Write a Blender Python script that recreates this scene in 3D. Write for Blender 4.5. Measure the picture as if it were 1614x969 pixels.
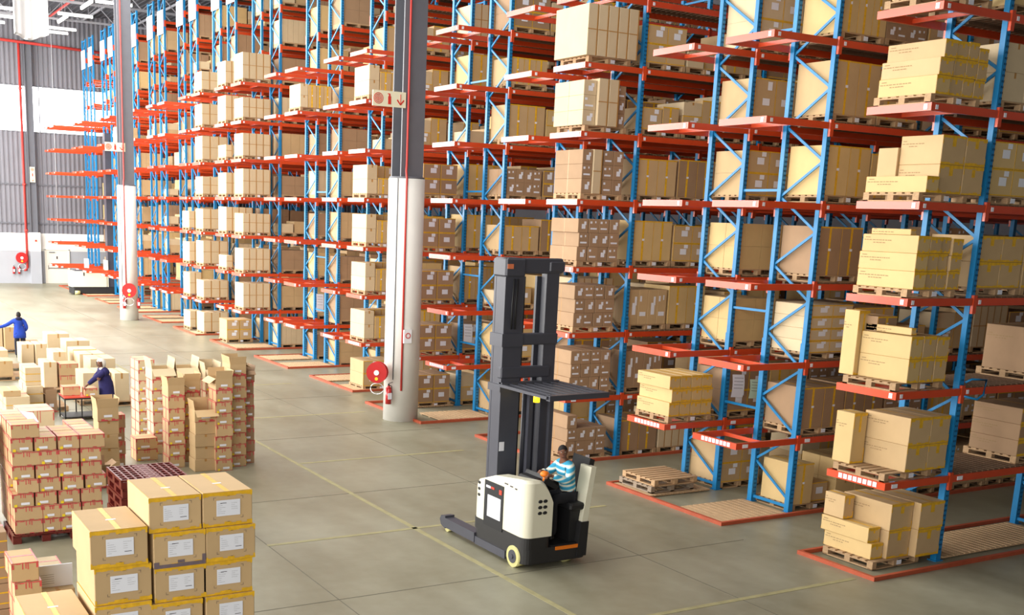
import bpy, math, random
from mathutils import Vector, Matrix

for o in list(bpy.data.objects):
    bpy.data.objects.remove(o)
SC = bpy.context.scene
COL = SC.collection
random.seed(7)

# ------------------------------------------------------------------ camera
cam_d = bpy.data.cameras.new('camera')
cam = bpy.data.objects.new('camera', cam_d)
COL.objects.link(cam)
YAW, PITCH, ROLL = 1.05466027, -0.210784255, 0.0355412357
fw = Vector((math.cos(PITCH) * math.cos(YAW), math.cos(PITCH) * math.sin(YAW), math.sin(PITCH)))
r0 = fw.cross(Vector((0, 0, 1))).normalized()
u0 = r0.cross(fw)
cr = r0 * math.cos(ROLL) + u0 * math.sin(ROLL)
cu = -r0 * math.sin(ROLL) + u0 * math.cos(ROLL)
M = Matrix((cr, cu, -fw)).transposed().to_4x4()
M.translation = Vector((-15.61327, -12.19615, 5.73305))
cam.matrix_world = M
cam_d.sensor_width = 36
cam_d.lens = 36 * 1745.419 / 1614
cam_d.shift_x = (807 - 692.897) / 1614
cam_d.shift_y = (715.244 - 484.5) / 1614
cam_d.clip_end = 300
SC.camera = cam

# ------------------------------------------------------------------ world, light, exposure
SC.view_settings.view_transform = 'Standard'
SC.view_settings.look = 'None'
SC.view_settings.gamma = 1
SC.view_settings.use_curve_mapping = False
SC.view_settings.exposure = 0.22
W = bpy.data.worlds.new('daylight')
SC.world = W
W.use_nodes = True
W.node_tree.nodes['Background'].inputs[0].default_value = (1.0, 0.985, 0.96, 1)
W.node_tree.nodes['Background'].inputs[1].default_value = 7.0


def area(name, loc, rot, sx, sy, power, color=(1, 1, 1)):
    d = bpy.data.lights.new(name, 'AREA')
    d.shape = 'RECTANGLE'
    d.size, d.size_y, d.energy, d.color = sx, sy, power, color
    o = bpy.data.objects.new(name, d)
    o.location, o.rotation_euler = loc, rot
    COL.objects.link(o)
    return o


# daylight from the big doors and glazing along the open side of the hall, plus an added front fill
area('side_door_daylight', (-30, 16, 9), (0, math.radians(-90), 0), 14, 48, 15500, (1.0, 0.98, 0.94))
area('far_side_daylight', (-22, 54, 10), (0, math.radians(-90), 0), 14, 40, 21000, (1.0, 0.98, 0.95))
area('front_fill_light', (-26, -18, 8), (math.radians(-90), 0, math.radians(145)), 16, 10, 3000, (1.0, 0.97, 0.92))  # added fill lamp, out of view behind the camera, lifts the front faces
# rows of roof lights over the main aisle
for yy, pw in ((7, 1500), (22, 2100), (40, 3800), (58, 5400)):
    area('roof_light', (-9, yy, 17.0), (0, 0, 0), 16, 10, pw, (1.0, 0.98, 0.93))


# ------------------------------------------------------------------ materials
def lin(c):
    return tuple(((v / 255) / 12.92 if v / 255 <= 0.04045 else ((v / 255 + 0.055) / 1.055) ** 2.4) for v in c)


def mat(name, rgb, rough=0.6, metal=0.0, noise=0.0, scale=4.0, bump=0.0, objvar=0.0, emit=0.0, coat=0.0, stretch=None):
    m = bpy.data.materials.new(name)
    m.use_nodes = True
    nt = m.node_tree
    b = nt.nodes['Principled BSDF']
    c = lin(rgb)
    b.inputs['Base Color'].default_value = (*c, 1)
    b.inputs['Roughness'].default_value = rough
    b.inputs['Metallic'].default_value = metal
    if coat:
        b.inputs['Coat Weight'].default_value = coat
        b.inputs['Coat Roughness'].default_value = 0.2
    if emit:
        b.inputs['Emission Color'].default_value = (*c, 1)
        b.inputs['Emission Strength'].default_value = emit
    out = None
    if noise or bump:
        tc = nt.nodes.new('ShaderNodeTexCoord')
        mp = nt.nodes.new('ShaderNodeMapping')
        nt.links.new(tc.outputs['Object'], mp.inputs[0])
        if stretch:
            mp.inputs['Scale'].default_value = stretch
        n = nt.nodes.new('ShaderNodeTexNoise')
        n.inputs['Scale'].default_value = scale
        n.inputs['Detail'].default_value = 5
        nt.links.new(mp.outputs[0], n.inputs['Vector'])
        out = n.outputs['Fac']
    if noise:
        mr = nt.nodes.new('ShaderNodeMapRange')
        mr.inputs['From Min'].default_value = 0.3
        mr.inputs['From Max'].default_value = 0.7
        mr.inputs['To Min'].default_value = 1 - noise
        mr.inputs['To Max'].default_value = 1 + noise
        nt.links.new(out, mr.inputs[0])
        v = mr.outputs[0]
        if objvar:
            oi = nt.nodes.new('ShaderNodeObjectInfo')
            m2 = nt.nodes.new('ShaderNodeMapRange')
            m2.inputs['To Min'].default_value = 1 - objvar
            m2.inputs['To Max'].default_value = 1 + objvar
            nt.links.new(oi.outputs['Random'], m2.inputs[0])
            mm = nt.nodes.new('ShaderNodeMath')
            mm.operation = 'MULTIPLY'
            nt.links.new(v, mm.inputs[0])
            nt.links.new(m2.outputs[0], mm.inputs[1])
            v = mm.outputs[0]
        vm = nt.nodes.new('ShaderNodeVectorMath')
        vm.operation = 'SCALE'
        vm.inputs[0].default_value = c
        nt.links.new(v, vm.inputs['Scale'])
        nt.links.new(vm.outputs[0], b.inputs['Base Color'])
    if bump:
        bp = nt.nodes.new('ShaderNodeBump')
        bp.inputs['Strength'].default_value = bump
        bp.inputs['Distance'].default_value = 0.02
        nt.links.new(out, bp.inputs['Height'])
        nt.links.new(bp.outputs[0], b.inputs['Normal'])
    return m


RED = mat('orange_red_rack_paint', (204, 68, 26), 0.36, noise=0.06, scale=3, objvar=0.06, coat=0.7)
BLUE = mat('blue_rack_paint', (24, 122, 178), 0.4, noise=0.05, scale=6, objvar=0.05)
SLOT = mat('dark_slots', (8, 38, 70), 0.8)
DECK = mat('dark_timber_deck', (104, 78, 56), 0.8, noise=0.2, scale=5, stretch=(6, 1, 1))
WOOD = mat('pale_pallet_wood', (172, 140, 104), 0.8, noise=0.18, scale=6, objvar=0.15, stretch=(1, 5, 5), bump=0.1)
WOOD2 = mat('slat_mat_wood', (188, 156, 118), 0.8, noise=0.14, scale=6, objvar=0.08, stretch=(5, 1, 1))
BTAN = mat('tan_cardboard', (191, 161, 118), 0.75, noise=0.04, scale=3, objvar=0.07)
BBRN = mat('brown_cardboard', (160, 129, 98), 0.78, noise=0.05, scale=3, objvar=0.08)
BYEL = mat('yellowish_cardboard', (204, 174, 120), 0.75, noise=0.04, scale=3, objvar=0.06)
BPALE = mat('pale_cardboard', (204, 183, 148), 0.78, noise=0.04, scale=3, objvar=0.05)
BIN = mat('cardboard_inside', (168, 120, 74), 0.85, noise=0.05, scale=3)
TAPEY = mat('yellow_packing_tape', (222, 172, 36), 0.4, noise=0.14, scale=14)
TAPEB = mat('brown_packing_tape', (176, 128, 66), 0.35, noise=0.1, scale=14)
TAPER = mat('red_printed_tape', (196, 74, 76), 0.4, noise=0.25, scale=30)
TAPEG = mat('grey_packing_tape', (112, 98, 104), 0.3, noise=0.1, scale=14)
PAPER = mat('white_paper_label', (226, 228, 236), 0.7)
PRINT = mat('faded_brown_print', (150, 124, 86), 0.8)
INK = mat('dark_ink', (70, 64, 70), 0.7)
STICK = mat('yellow_sticker', (236, 206, 40), 0.5)
WHITE = mat('white_painted_concrete', (226, 224, 218), 0.7, noise=0.03, scale=2, bump=0.1)
GSTEEL = mat('grey_painted_steel', (98, 99, 106), 0.5, noise=0.04, scale=3)
CLAD = mat('grey_corrugated_cladding', (118, 117, 124), 0.5, noise=0.04, scale=1)
ROOFM = mat('dark_roof_sheeting', (76, 76, 82), 0.7, noise=0.06, scale=1)
TRUSS = mat('light_grey_roof_steel', (150, 150, 156), 0.5)
WALLG = mat('grey_wall_paint', (158, 160, 166), 0.7, noise=0.03, scale=1)
DOORW = mat('off_white_door_paint', (220, 214, 200), 0.6)
PIPE = mat('red_pipe_paint', (196, 62, 56), 0.4)
HREEL = mat('red_hose_reel', (190, 28, 30), 0.3, coat=0.5)
BLACK = mat('black_rubber', (26, 26, 28), 0.6)
DGREY = mat('charcoal_truck_steel', (66, 67, 76), 0.42, noise=0.06, scale=3)
CREAM = mat('cream_truck_paint', (222, 218, 196), 0.35, coat=0.3)
WHEEL = mat('yellowed_polyurethane', (196, 190, 130), 0.5)
ORNG = mat('orange_knob', (230, 120, 20), 0.5)
CHROME = mat('bare_steel', (170, 172, 176), 0.3, metal=0.9)
REDPL = mat('dark_red_plastic', (98, 32, 28), 0.3, noise=0.08, scale=5)
LAMPY = mat('yellow_beacon_glow', (255, 210, 30), 0.4, emit=2.2)
TUBE = mat('fluorescent_tube', (255, 252, 240), 0.4, emit=5)
BANNER = mat('white_banner_cloth', (226, 226, 228), 0.9, noise=0.03, scale=2)
SIGNW = mat('white_sign_board', (236, 238, 242), 0.5)
SIGNC = mat('cream_sign_board', (222, 218, 190), 0.5)
SIGNR = mat('red_sign_print', (196, 44, 34), 0.5)
GREENP = mat('pale_green_paper', (196, 222, 200), 0.7)
SKIN = mat('dark_brown_skin', (116, 74, 54), 0.6)
HAIR = mat('black_hair', (22, 18, 18), 0.8)
EYEW = mat('eye_white', (220, 214, 206), 0.4)
HOODB = mat('royal_blue_hoodie', (30, 66, 172), 0.9, noise=0.08, scale=8)
NAVY = mat('navy_work_coat', (34, 30, 84), 0.9, noise=0.1, scale=8)
NAVYT = mat('dark_navy_trousers', (26, 28, 44), 0.9, noise=0.1, scale=8)
WHOOD = mat('white_hood_fleece', (226, 222, 212), 0.95)
BLKT = mat('black_trousers', (24, 24, 30), 0.9, noise=0.1, scale=8)
SHOE = mat('black_shoe_leather', (20, 20, 20), 0.5)


def stripe_mat():
    m = bpy.data.materials.new('blue_white_striped_jersey')
    m.use_nodes = True
    nt = m.node_tree
    b = nt.nodes['Principled BSDF']
    tc = nt.nodes.new('ShaderNodeTexCoord')
    mp = nt.nodes.new('ShaderNodeMapping')
    mp.inputs['Rotation'].default_value = (0, math.radians(18), 0)
    nt.links.new(tc.outputs['Object'], mp.inputs[0])
    w = nt.nodes.new('ShaderNodeTexWave')
    w.bands_direction = 'Z'
    w.inputs['Scale'].default_value = 3.4
    w.inputs['Distortion'].default_value = 0.6
    nt.links.new(mp.outputs[0], w.inputs['Vector'])
    r = nt.nodes.new('ShaderNodeValToRGB')
    r.color_ramp.interpolation = 'CONSTANT'
    e = r.color_ramp.elements
    e[0].position, e[0].color = 0, (*lin((52, 150, 186)), 1)
    e[1].position, e[1].color = 0.5, (*lin((142, 200, 218)), 1)
    x = e.new(0.78)
    x.color = (*lin((228, 226, 208)), 1)
    nt.links.new(w.outputs['Fac'], r.inputs[0])
    nt.links.new(r.outputs[0], b.inputs['Base Color'])
    b.inputs['Roughness'].default_value = 0.9
    return m


STRIPE = stripe_mat()


def floor_mat():
    m = bpy.data.materials.new('polished_concrete')
    m.use_nodes = True
    nt = m.node_tree
    b = nt.nodes['Principled BSDF']
    tc = nt.nodes.new('ShaderNodeTexCoord')

    def noise(scale, det, st=(1, 1, 1)):
        mp = nt.nodes.new('ShaderNodeMapping')
        mp.inputs['Scale'].default_value = st
        nt.links.new(tc.outputs['Object'], mp.inputs[0])
        n = nt.nodes.new('ShaderNodeTexNoise')
        n.inputs['Scale'].default_value = scale
        n.inputs['Detail'].default_value = det
        nt.links.new(mp.outputs[0], n.inputs['Vector'])
        return n.outputs['Fac']
    big, fine, streak = noise(0.28, 6), noise(3.5, 8), noise(0.8, 6, (1.6, 0.35, 1))
    r = nt.nodes.new('ShaderNodeValToRGB')
    r.color_ramp.elements[0].position = 0.32
    r.color_ramp.elements[0].color = (*lin((108, 103, 80)), 1)
    r.color_ramp.elements[1].position = 0.7
    r.color_ramp.elements[1].color = (*lin((152, 149, 130)), 1)
    a = nt.nodes.new('ShaderNodeMath'); a.operation = 'MULTIPLY_ADD'
    a.inputs[1].default_value = 0.5
    a.inputs[2].default_value = 0.0
    nt.links.new(big, a.inputs[0])
    a2 = nt.nodes.new('ShaderNodeMath'); a2.operation = 'MULTIPLY_ADD'
    a2.inputs[1].default_value = 0.32
    nt.links.new(streak, a2.inputs[0]); nt.links.new(a.outputs[0], a2.inputs[2])
    a3 = nt.nodes.new('ShaderNodeMath'); a3.operation = 'MULTIPLY_ADD'
    a3.inputs[1].default_value = 0.18
    nt.links.new(fine, a3.inputs[0]); nt.links.new(a2.outputs[0], a3.inputs[2])
    nt.links.new(a3.outputs[0], r.inputs[0])
    nt.links.new(r.outputs[0], b.inputs['Base Color'])
    mr = nt.nodes.new('ShaderNodeMapRange')
    mr.inputs['To Min'].default_value = 0.3
    mr.inputs['To Max'].default_value = 0.52
    nt.links.new(a3.outputs[0], mr.inputs[0])
    nt.links.new(mr.outputs[0], b.inputs['Roughness'])
    bp = nt.nodes.new('ShaderNodeBump')
    bp.inputs['Strength'].default_value = 0.12
    bp.inputs['Distance'].default_value = 0.01
    nt.links.new(fine, bp.inputs['Height'])
    nt.links.new(bp.outputs[0], b.inputs['Normal'])
    return m


FLOOR = floor_mat()
LINE = mat('worn_yellow_floor_paint', (150, 143, 104), 0.6, noise=0.12, scale=6)
GUIDE = mat('worn_orange_guide_paint', (172, 78, 48), 0.6, noise=0.12, scale=4)
JOINT = mat('dark_floor_joint', (96, 92, 78), 0.7)


# ------------------------------------------------------------------ mesh building
class MB:
    def __init__(s):
        s.v, s.f, s.m, s.sm = [], [], [], []

    def add(s, vs, fs, mi=0, smooth=False):
        n = len(s.v)
        s.v += [tuple(p) for p in vs]
        for f in fs:
            s.f.append(tuple(n + i for i in f))
            s.m.append(mi)
            s.sm.append(smooth)
        return s

    def box(s, x0, y0, z0, x1, y1, z1, mi=0):
        v = [(x0, y0, z0), (x1, y0, z0), (x1, y1, z0), (x0, y1, z0), (x0, y0, z1), (x1, y0, z1), (x1, y1, z1), (x0, y1, z1)]
        return s.add(v, [(0, 3, 2, 1), (4, 5, 6, 7), (0, 1, 5, 4), (1, 2, 6, 5), (2, 3, 7, 6), (3, 0, 4, 7)], mi)

    def cbox(s, x0, y0, z0, x1, y1, z1, c=0.008, mi=0):
        """box with chamfered vertical and top edges"""
        def ring(d, z):
            return [(x0 + d + c, y0 + d, z), (x1 - d - c, y0 + d, z), (x1 - d, y0 + d + c, z), (x1 - d, y1 - d - c, z),
                    (x1 - d - c, y1 - d, z), (x0 + d + c, y1 - d, z), (x0 + d, y1 - d - c, z), (x0 + d, y0 + d + c, z)]
        v = ring(c, z0) + ring(0, z0 + c) + ring(0, z1 - c) + ring(c, z1)
        f = [tuple(reversed(range(8))), tuple(range(24, 32))]
        for k in range(3):
            for i in range(8):
                j = (i + 1) % 8
                f.append((k * 8 + i, k * 8 + j, k * 8 + 8 + j, k * 8 + 8 + i))
        return s.add(v, f, mi)

    def bar(s, p, q, w, h=None, mi=0, up=(0, 0, 1)):
        p, q = Vector(p), Vector(q)
        h = h or w
        d = (q - p).normalized()
        u = Vector(up)
        if abs(d.dot(u)) > 0.95:
            u = Vector((1, 0, 0))
        a = d.cross(u).normalized() * w / 2
        b = a.cross(d).normalized() * h / 2
        v = [p - a - b, p + a - b, p + a + b, p - a + b, q - a - b, q + a - b, q + a + b, q - a + b]
        return s.add(v, [(3, 2, 1, 0), (4, 5, 6, 7), (0, 1, 5, 4), (1, 2, 6, 5), (2, 3, 7, 6), (3, 0, 4, 7)], mi)

    def cyl(s, p, q, r, n=16, mi=0, r2=None, smooth=True):
        p, q = Vector(p), Vector(q)
        r2 = r if r2 is None else r2
        d = (q - p).normalized()
        u = Vector((0, 0, 1)) if abs(d.z) < 0.9 else Vector((1, 0, 0))
        a = d.cross(u).normalized()
        b = d.cross(a)
        v = []
        for c, rr in ((p, r), (q, r2)):
            for i in range(n):
                t = 2 * math.pi * i / n
                v.append(c + (a * math.cos(t) - b * math.sin(t)) * rr)
        k = len(s.v)
        s.add(v, [(i, n + i, n + (i + 1) % n, (i + 1) % n)[::-1] for i in range(n)], mi, smooth)
        s.f.append(tuple(k + i for i in reversed(range(n)))); s.m.append(mi); s.sm.append(False)
        s.f.append(tuple(k + n + i for i in range(n))); s.m.append(mi); s.sm.append(False)
        return s

    def tube(s, pts, r, n=8, mi=0):
        pts = [Vector(p) for p in pts]
        rings = []
        for i, p in enumerate(pts):
            d = (pts[min(i + 1, len(pts) - 1)] - pts[max(i - 1, 0)]).normalized()
            u = Vector((0, 0, 1)) if abs(d.z) < 0.9 else Vector((1, 0, 0))
            a = d.cross(u).normalized()
            b = a.cross(d)
            rings.append([p + (a * math.cos(2 * math.pi * k / n) + b * math.sin(2 * math.pi * k / n)) * r for k in range(n)])
        v = [q for rg in rings for q in rg]
        f = []
        for i in range(len(rings) - 1):
            for k in range(n):
                k2 = (k + 1) % n
                f.append((i * n + k, i * n + k2, (i + 1) * n + k2, (i + 1) * n + k))
        f.append(tuple(reversed(range(n))))
        f.append(tuple((len(rings) - 1) * n + k for k in range(n)))
        return s.add(v, f, mi, True)

    def torus(s, c, axis, R, r, n=24, k=8, mi=0):
        c, ax = Vector(c), Vector(axis).normalized()
        u = Vector((0, 0, 1)) if abs(ax.z) < 0.9 else Vector((1, 0, 0))
        a = ax.cross(u).normalized()
        b = ax.cross(a)
        v, f = [], []
        for i in range(n):
            t = 2 * math.pi * i / n
            rad = a * math.cos(t) + b * math.sin(t)
            for j in range(k):
                q = 2 * math.pi * j / k
                v.append(c + rad * (R + r * math.cos(q)) + ax * r * math.sin(q))
        for i in range(n):
            for j in range(k):
                f.append((i * k + j, i * k + (j + 1) % k, ((i + 1) % n) * k + (j + 1) % k, ((i + 1) % n) * k + j))
        return s.add(v, f, mi, True)

    def prism(s, poly, lo, hi, axis='y', mi=0):
        """extrude a polygon; axis y: poly in (x,z); axis x: poly in (y,z); axis z: poly in (x,y)"""
        def P(a, b, t):
            return {'y': (a, t, b), 'x': (t, a, b), 'z': (a, b, t)}[axis]
        n = len(poly)
        v = [P(a, b, lo) for a, b in poly] + [P(a, b, hi) for a, b in poly]
        f = [tuple(range(n)), tuple(range(2 * n - 1, n - 1, -1))]
        f += [(i, n + i, n + (i + 1) % n, (i + 1) % n) for i in range(n)]
        area2 = sum(poly[i][0] * poly[(i + 1) % n][1] - poly[(i + 1) % n][0] * poly[i][1] for i in range(n))
        flip = (area2 > 0) == (axis in ('x', 'z'))
        if flip:
            f = [tuple(reversed(q)) for q in f]
        return s.add(v, f, mi)

    def quad(s, a, b, c, d, mi=0):
        return s.add([a, b, c, d], [(0, 1, 2, 3)], mi)

    def sphere(s, c, rx, ry, rz, n=14, k=8, mi=0):
        v, f = [], []
        for i in range(k + 1):
            t = math.pi * i / k
            for j in range(n):
                p = 2 * math.pi * j / n
                v.append((c[0] + rx * math.sin(t) * math.cos(p), c[1] + ry * math.sin(t) * math.sin(p), c[2] + rz * math.cos(t)))
        for i in range(k):
            for j in range(n):
                f.append((i * n + j, (i + 1) * n + j, (i + 1) * n + (j + 1) % n, i * n + (j + 1) % n))
        return s.add(v, f, mi, True)

    def mesh(s, name, mats):
        me = bpy.data.meshes.new(name)
        me.from_pydata(s.v, [], s.f)
        for m in (mats if isinstance(mats, (list, tuple)) else [mats]):
            me.materials.append(m)
        me.polygons.foreach_set('material_index', s.m)
        me.polygons.foreach_set('use_smooth', s.sm)
        me.update()
        return me

    def build(s, name, mats, parent=None, loc=(0, 0, 0)):
        return obj(name, s.mesh(name, mats), parent, loc)


def obj(name, me, parent=None, loc=(0, 0, 0), rz=0.0):
    o = bpy.data.objects.new(name, me)
    COL.objects.link(o)
    o.location = loc
    if rz:
        o.rotation_euler = (0, 0, rz)
    if parent:
        o.parent = parent
    return o


def tag(o, label, cat, group=None, kind=None):
    o['label'] = label
    o['category'] = cat
    if group:
        o['group'] = group
    if kind:
        o['kind'] = kind
    return o


def thing(name, label, cat, loc=(0, 0, 0), rz=0.0, group=None):
    o = obj(name, None, None, loc, rz)
    return tag(o, label, cat, group)


def struct(name, mb, mats, loc=(0, 0, 0), parent=None):
    o = mb.build(name, mats, parent, loc)
    if parent is None:
        o['kind'] = 'structure'
    return o


# ------------------------------------------------------------------ setting
WY = 73.0
b = MB().box(-34, -26, -0.2, 34, WY + 0.4, 0)
struct('floor', b, FLOOR)
# painted lines and joints in the floor
b = MB()
b.box(-6.13, -20, 0.0, -6.03, 60, 0.004)
for yy in (-0.1, 5.45, 11.3, 17.1, 22.9, 28.6):
    b.box(-9.0 if yy in (5.45,) else -6.0, yy - 0.05, 0.0, -0.6 if yy < 1 else -1.6, yy + 0.05, 0.004)
b.box(-9.75, 19, 0.0, -9.67, 30, 0.004)
struct('trim_1', b, LINE)['label'] = 'faded painted lines on the warehouse floor'
b = MB()
for yy in (2.4, 8.3, 14.1, 20, 26, 32, 38):
    b.box(-14, yy, 0, -0.7, yy + 0.015, 0.003)
for xx in (-3.2, -9.0):
    b.box(xx, -20, 0, xx + 0.015, 60, 0.003)
struct('trim_2', b, JOINT)['label'] = 'thin saw cut joints in the concrete floor'

# ceiling sheeting with ribs
b = MB()
b.box(-34, -26, 18.75, 34, WY + 0.4, 18.95)
for i in range(0, 110):
    x = -18 + i * 0.4
    b.box(x, 20, 18.69, x + 0.1, WY, 18.76)
struct('ceiling', b, ROOFM)

# back wall: painted block base, concrete band, cladding, window strip
b = MB()
b.box(-34, WY, 0, -0.78, WY + 0.3, 2.3)
b.box(0.95, WY, 0, 4, WY + 0.3, 2.3)
b.box(-0.78, WY, 2.42, 0.95, WY + 0.3, 2.43)
struct('wall_back', b, WALLG)
b = MB()
b.box(-34, WY - 0.05, 2.43, 4, WY + 0.3, 3.56)
b.box(-34, WY - 0.02, 2.3, 4, WY + 0.3, 2.43)
b.box(-1.85, WY - 0.5, 2.3, -1.12, WY, 3.62)
b.box(-34, WY - 0.12, 2.9, -2.4, WY - 0.05, 2.98)
struct('trim_3', b, WHITE)['label'] = 'white concrete band above the grey wall base'
b = MB()
b.box(-1.85, WY - 0.5, 0, -1.12, WY, 2.3)
struct('trim_4', b, WALLG)['label'] = 'grey lower half of the squat wall pier beside the door'


def clad_panel(x0, x1, z0, z1, y=WY):
    b = MB()
    p, x = 0.32, x0
    prof = []
    while x < x1:
        prof += [(x, 0), (x + p * 0.45, 0), (x + p * 0.55, -0.05), (x + p * 0.9, -0.05)]
        x += p
    prof.append((x1, 0))
    vs = [(a, y + c, z0) for a, c in prof] + [(a, y + c, z1) for a, c in prof]
    n = len(prof)
    b.add(vs, [(i, i + 1, n + i + 1, n + i) for i in range(n - 1)])
    b.box(x0, y + 0.02, z0, x1, y + 0.15, z1)
    return b


struct('wall_back.001', clad_panel(-34, 25, 3.56, 10.6), CLAD)
struct('wall_back.002', clad_panel(-34, 25, 13.7, 18.8), CLAD)
struct('wall_back.004', clad_panel(4, 25, 0, 3.56), CLAD)
struct('wall_back.003', clad_panel(9, 25, 10.6, 13.7), CLAD)
b = MB()
b.box(-20, WY - 0.02, 10.5, 9, WY + 0.15, 10.62)
b.box(-20, WY - 0.02, 13.66, 9, WY + 0.15, 13.78)
for i in range(10):
    b.box(-20 + i * 3.2, WY, 10.6, -19.94 + i * 3.2, WY + 0.1, 13.7)
w = struct('window_1', b, GSTEEL)
w['label'] = 'long strip of glazing letting in white daylight on the back wall'
glass = mat('window_glass', (250, 252, 255), 0.02)
gb = glass.node_tree.nodes['Principled BSDF']
gb.inputs['Transmission Weight'].default_value = 1.0
gb.inputs['IOR'].default_value = 1.02
MB().box(-20, WY + 0.06, 10.62, 9, WY + 0.07, 13.66).build('glass_pane', glass, w)
b = MB()
b.box(-34, WY - 0.1, 4.2, 34, WY - 0.04, 4.3)
b.box(-34, WY - 0.1, 6.9, 34, WY - 0.04, 7.0)
struct('trim_5', b, GSTEEL)['label'] = 'grey horizontal rails across the cladding'
# wall on the far right, deep behind the racks
struct('wall_left', MB().box(-34.3, -26, 0, -34, WY, 18.8), ROOFM)
struct('wall_front', MB().box(-34, -26.3, 0, 25, -26, 18.8), ROOFM)
struct('wall_right', MB().box(25, -26, 0, 25.3, WY, 18.8), CLAD)

# door in the back wall
b = MB()
b.box(-0.72, WY - 0.04, 0, 0.86, WY + 0.02, 2.38)
d = struct('door_1', b, DOORW)
b = MB()
b.box(-0.8, WY - 0.08, 0, -0.72, WY + 0.1, 2.44)
b.box(0.86, WY - 0.08, 0, 0.94, WY + 0.1, 2.44)
b.box(-0.8, WY - 0.08, 2.38, 0.94, WY + 0.1, 2.44)
b.build('door_frame', DOORW, d)
b = MB()
b.box(-0.6, WY - 0.1, 1.08, 0.75, WY - 0.05, 1.13)
b.box(-0.6, WY - 0.07, 1.0, -0.56, WY - 0.04, 1.3)
b.build('push_bar', CHROME, d)
MB().box(-0.5, WY - 0.1, 2.2, -0.1, WY - 0.04, 2.26).build('door_closer', GSTEEL, d)
MB().box(0.0, WY - 0.055, 1.75, 0.1, WY - 0.045, 1.95).build('notice', INK, d)

# grey steel column standing against the back wall
b = MB()
b.box(-1.75, WY - 0.42, 3.6, -1.7, WY - 0.06, 18.2)
b.box(-1.3, WY - 0.42, 3.6, -1.25, WY - 0.06, 18.2)
b.box(-1.7, WY - 0.27, 3.6, -1.3, WY - 0.22, 18.2)
t = tag(b.build('steel_column', GSTEEL), 'slim grey steel column rising against the back wall cladding', 'column')

# red sprinkler pipes
b = MB()
b.tube([(-20, WY - 0.6, 17.15), (12, WY - 0.6, 16.0)], 0.1)
t = tag(b.build('sprinkler_main_pipe', PIPE), 'long horizontal red pipe running high across the back wall', 'pipe')
b = MB()
b.tube([(-2.05, WY - 0.3, 16.5), (-2.05, WY - 0.3, 1.1), (-2.1, WY - 0.3, 0.98), (-2.3, WY - 0.3, 0.95)], 0.09)
for zz in (3.7, 6.9, 13.4):
    b.cyl((-2.05, WY - 0.3, zz), (-2.05, WY - 0.3, zz + 0.12), 0.13, 12)
tag(b.build('riser_pipe', PIPE), 'vertical red fire pipe dropping down the back wall to the hose reel', 'pipe')
b = MB()
b.tube([(-0.4, 40, 18.0), (-0.4, 72, 18.0)], 0.08)
tag(b.build('branch_pipe', PIPE), 'red sprinkler pipe running under the roof towards the back wall', 'pipe')


# ------------------------------------------------------------------ roof steel and lights
def truss_mb():
    b = MB()
    b.bar((-20, 0, 17.4), (14, 0, 17.4), 0.09, 0.12)
    b.bar((-20, 0, 18.5), (14, 0, 18.5), 0.09, 0.12)
    x = -20
    k = 0
    while x < 13:
        b.bar((x, 0, 17.4 if k % 2 else 18.5), (x + 1.1, 0, 18.5 if k % 2 else 17.4), 0.05)
        x += 1.1
        k += 1
    return b


tm = truss_mb().mesh('roof_truss', TRUSS)
for i, yy in enumerate((66.5, 59.5, 52, 44.5, 37)):
    o = obj('roof_truss', tm, None, (0, yy, 0))
    tag(o, 'light grey steel lattice roof truss, ' + ['nearest', 'second from', 'third from', 'fourth from', 'fifth from'][i] + (' to' if i == 0 else '') + ' the back wall', 'truss', 'roof trusses seen at the top left')
b = MB()
for x in (-5.5, -2.5, 2.4, 6):
    b.bar((x, 34, 18.45), (x, WY, 18.45), 0.08, 0.14)
struct('trim_6', b, TRUSS)['label'] = 'purlins along the roof'


def lamp_meshes(alongx, L):
    h, g = MB(), MB()
    if alongx:
        h.box(-L / 2, -0.09, 0, L / 2, 0.09, 0.07)
        g.cyl((-L / 2, 0, -0.04), (L / 2, 0, -0.04), 0.075, 10)
    else:
        h.box(-0.09, -L / 2, 0, 0.09, L / 2, 0.07)
        g.cyl((0, -L / 2, -0.04), (0, L / 2, -0.04), 0.075, 10)
    return h.mesh('lamp_housing', SIGNW), g.mesh('lamp_tube', TUBE)


LX, LYm = lamp_meshes(True, 2.1), lamp_meshes(False, 2.8)
for n, (x, y, ax) in enumerate([(0.0, 71.5, 1), (0.15, 69.5, 1), (-0.1, 63.2, 1), (-0.45, 65.4, 0), (-0.3, 59.0, 0), (0.9, 57.3, 1),
                                (-4.0, 63.6, 1), (-4.2, 66.9, 1), (-4.4, 69.6, 1)]):
    r = thing('fluorescent_lamp', '', 'lamp', (x, y, 17.28))
    r['label'] = 'glowing white fluorescent roof lamp hung ' + ('crosswise' if ax else 'lengthwise') + ' near the back wall, ' + \
        ['lowest and farthest', 'second lowest right of banner', 'third up right of banner', 'lower slanted one', 'upper slanted one',
         'topmost beside the pillar', 'upper one left of banner', 'middle one left of banner', 'lowest left of banner'][n]
    h, g = LX if ax else LYm
    obj('lamp_housing', h, r)
    obj('lamp_tube', g, r)
    for q in ((-0.8, 0.8)):
        c = MB().cyl((q if ax else 0, 0 if ax else q, 0.07), (q if ax else 0, 0 if ax else q, 1.4), 0.012, 6)
        c.build('hanger', TRUSS, r)

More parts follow.
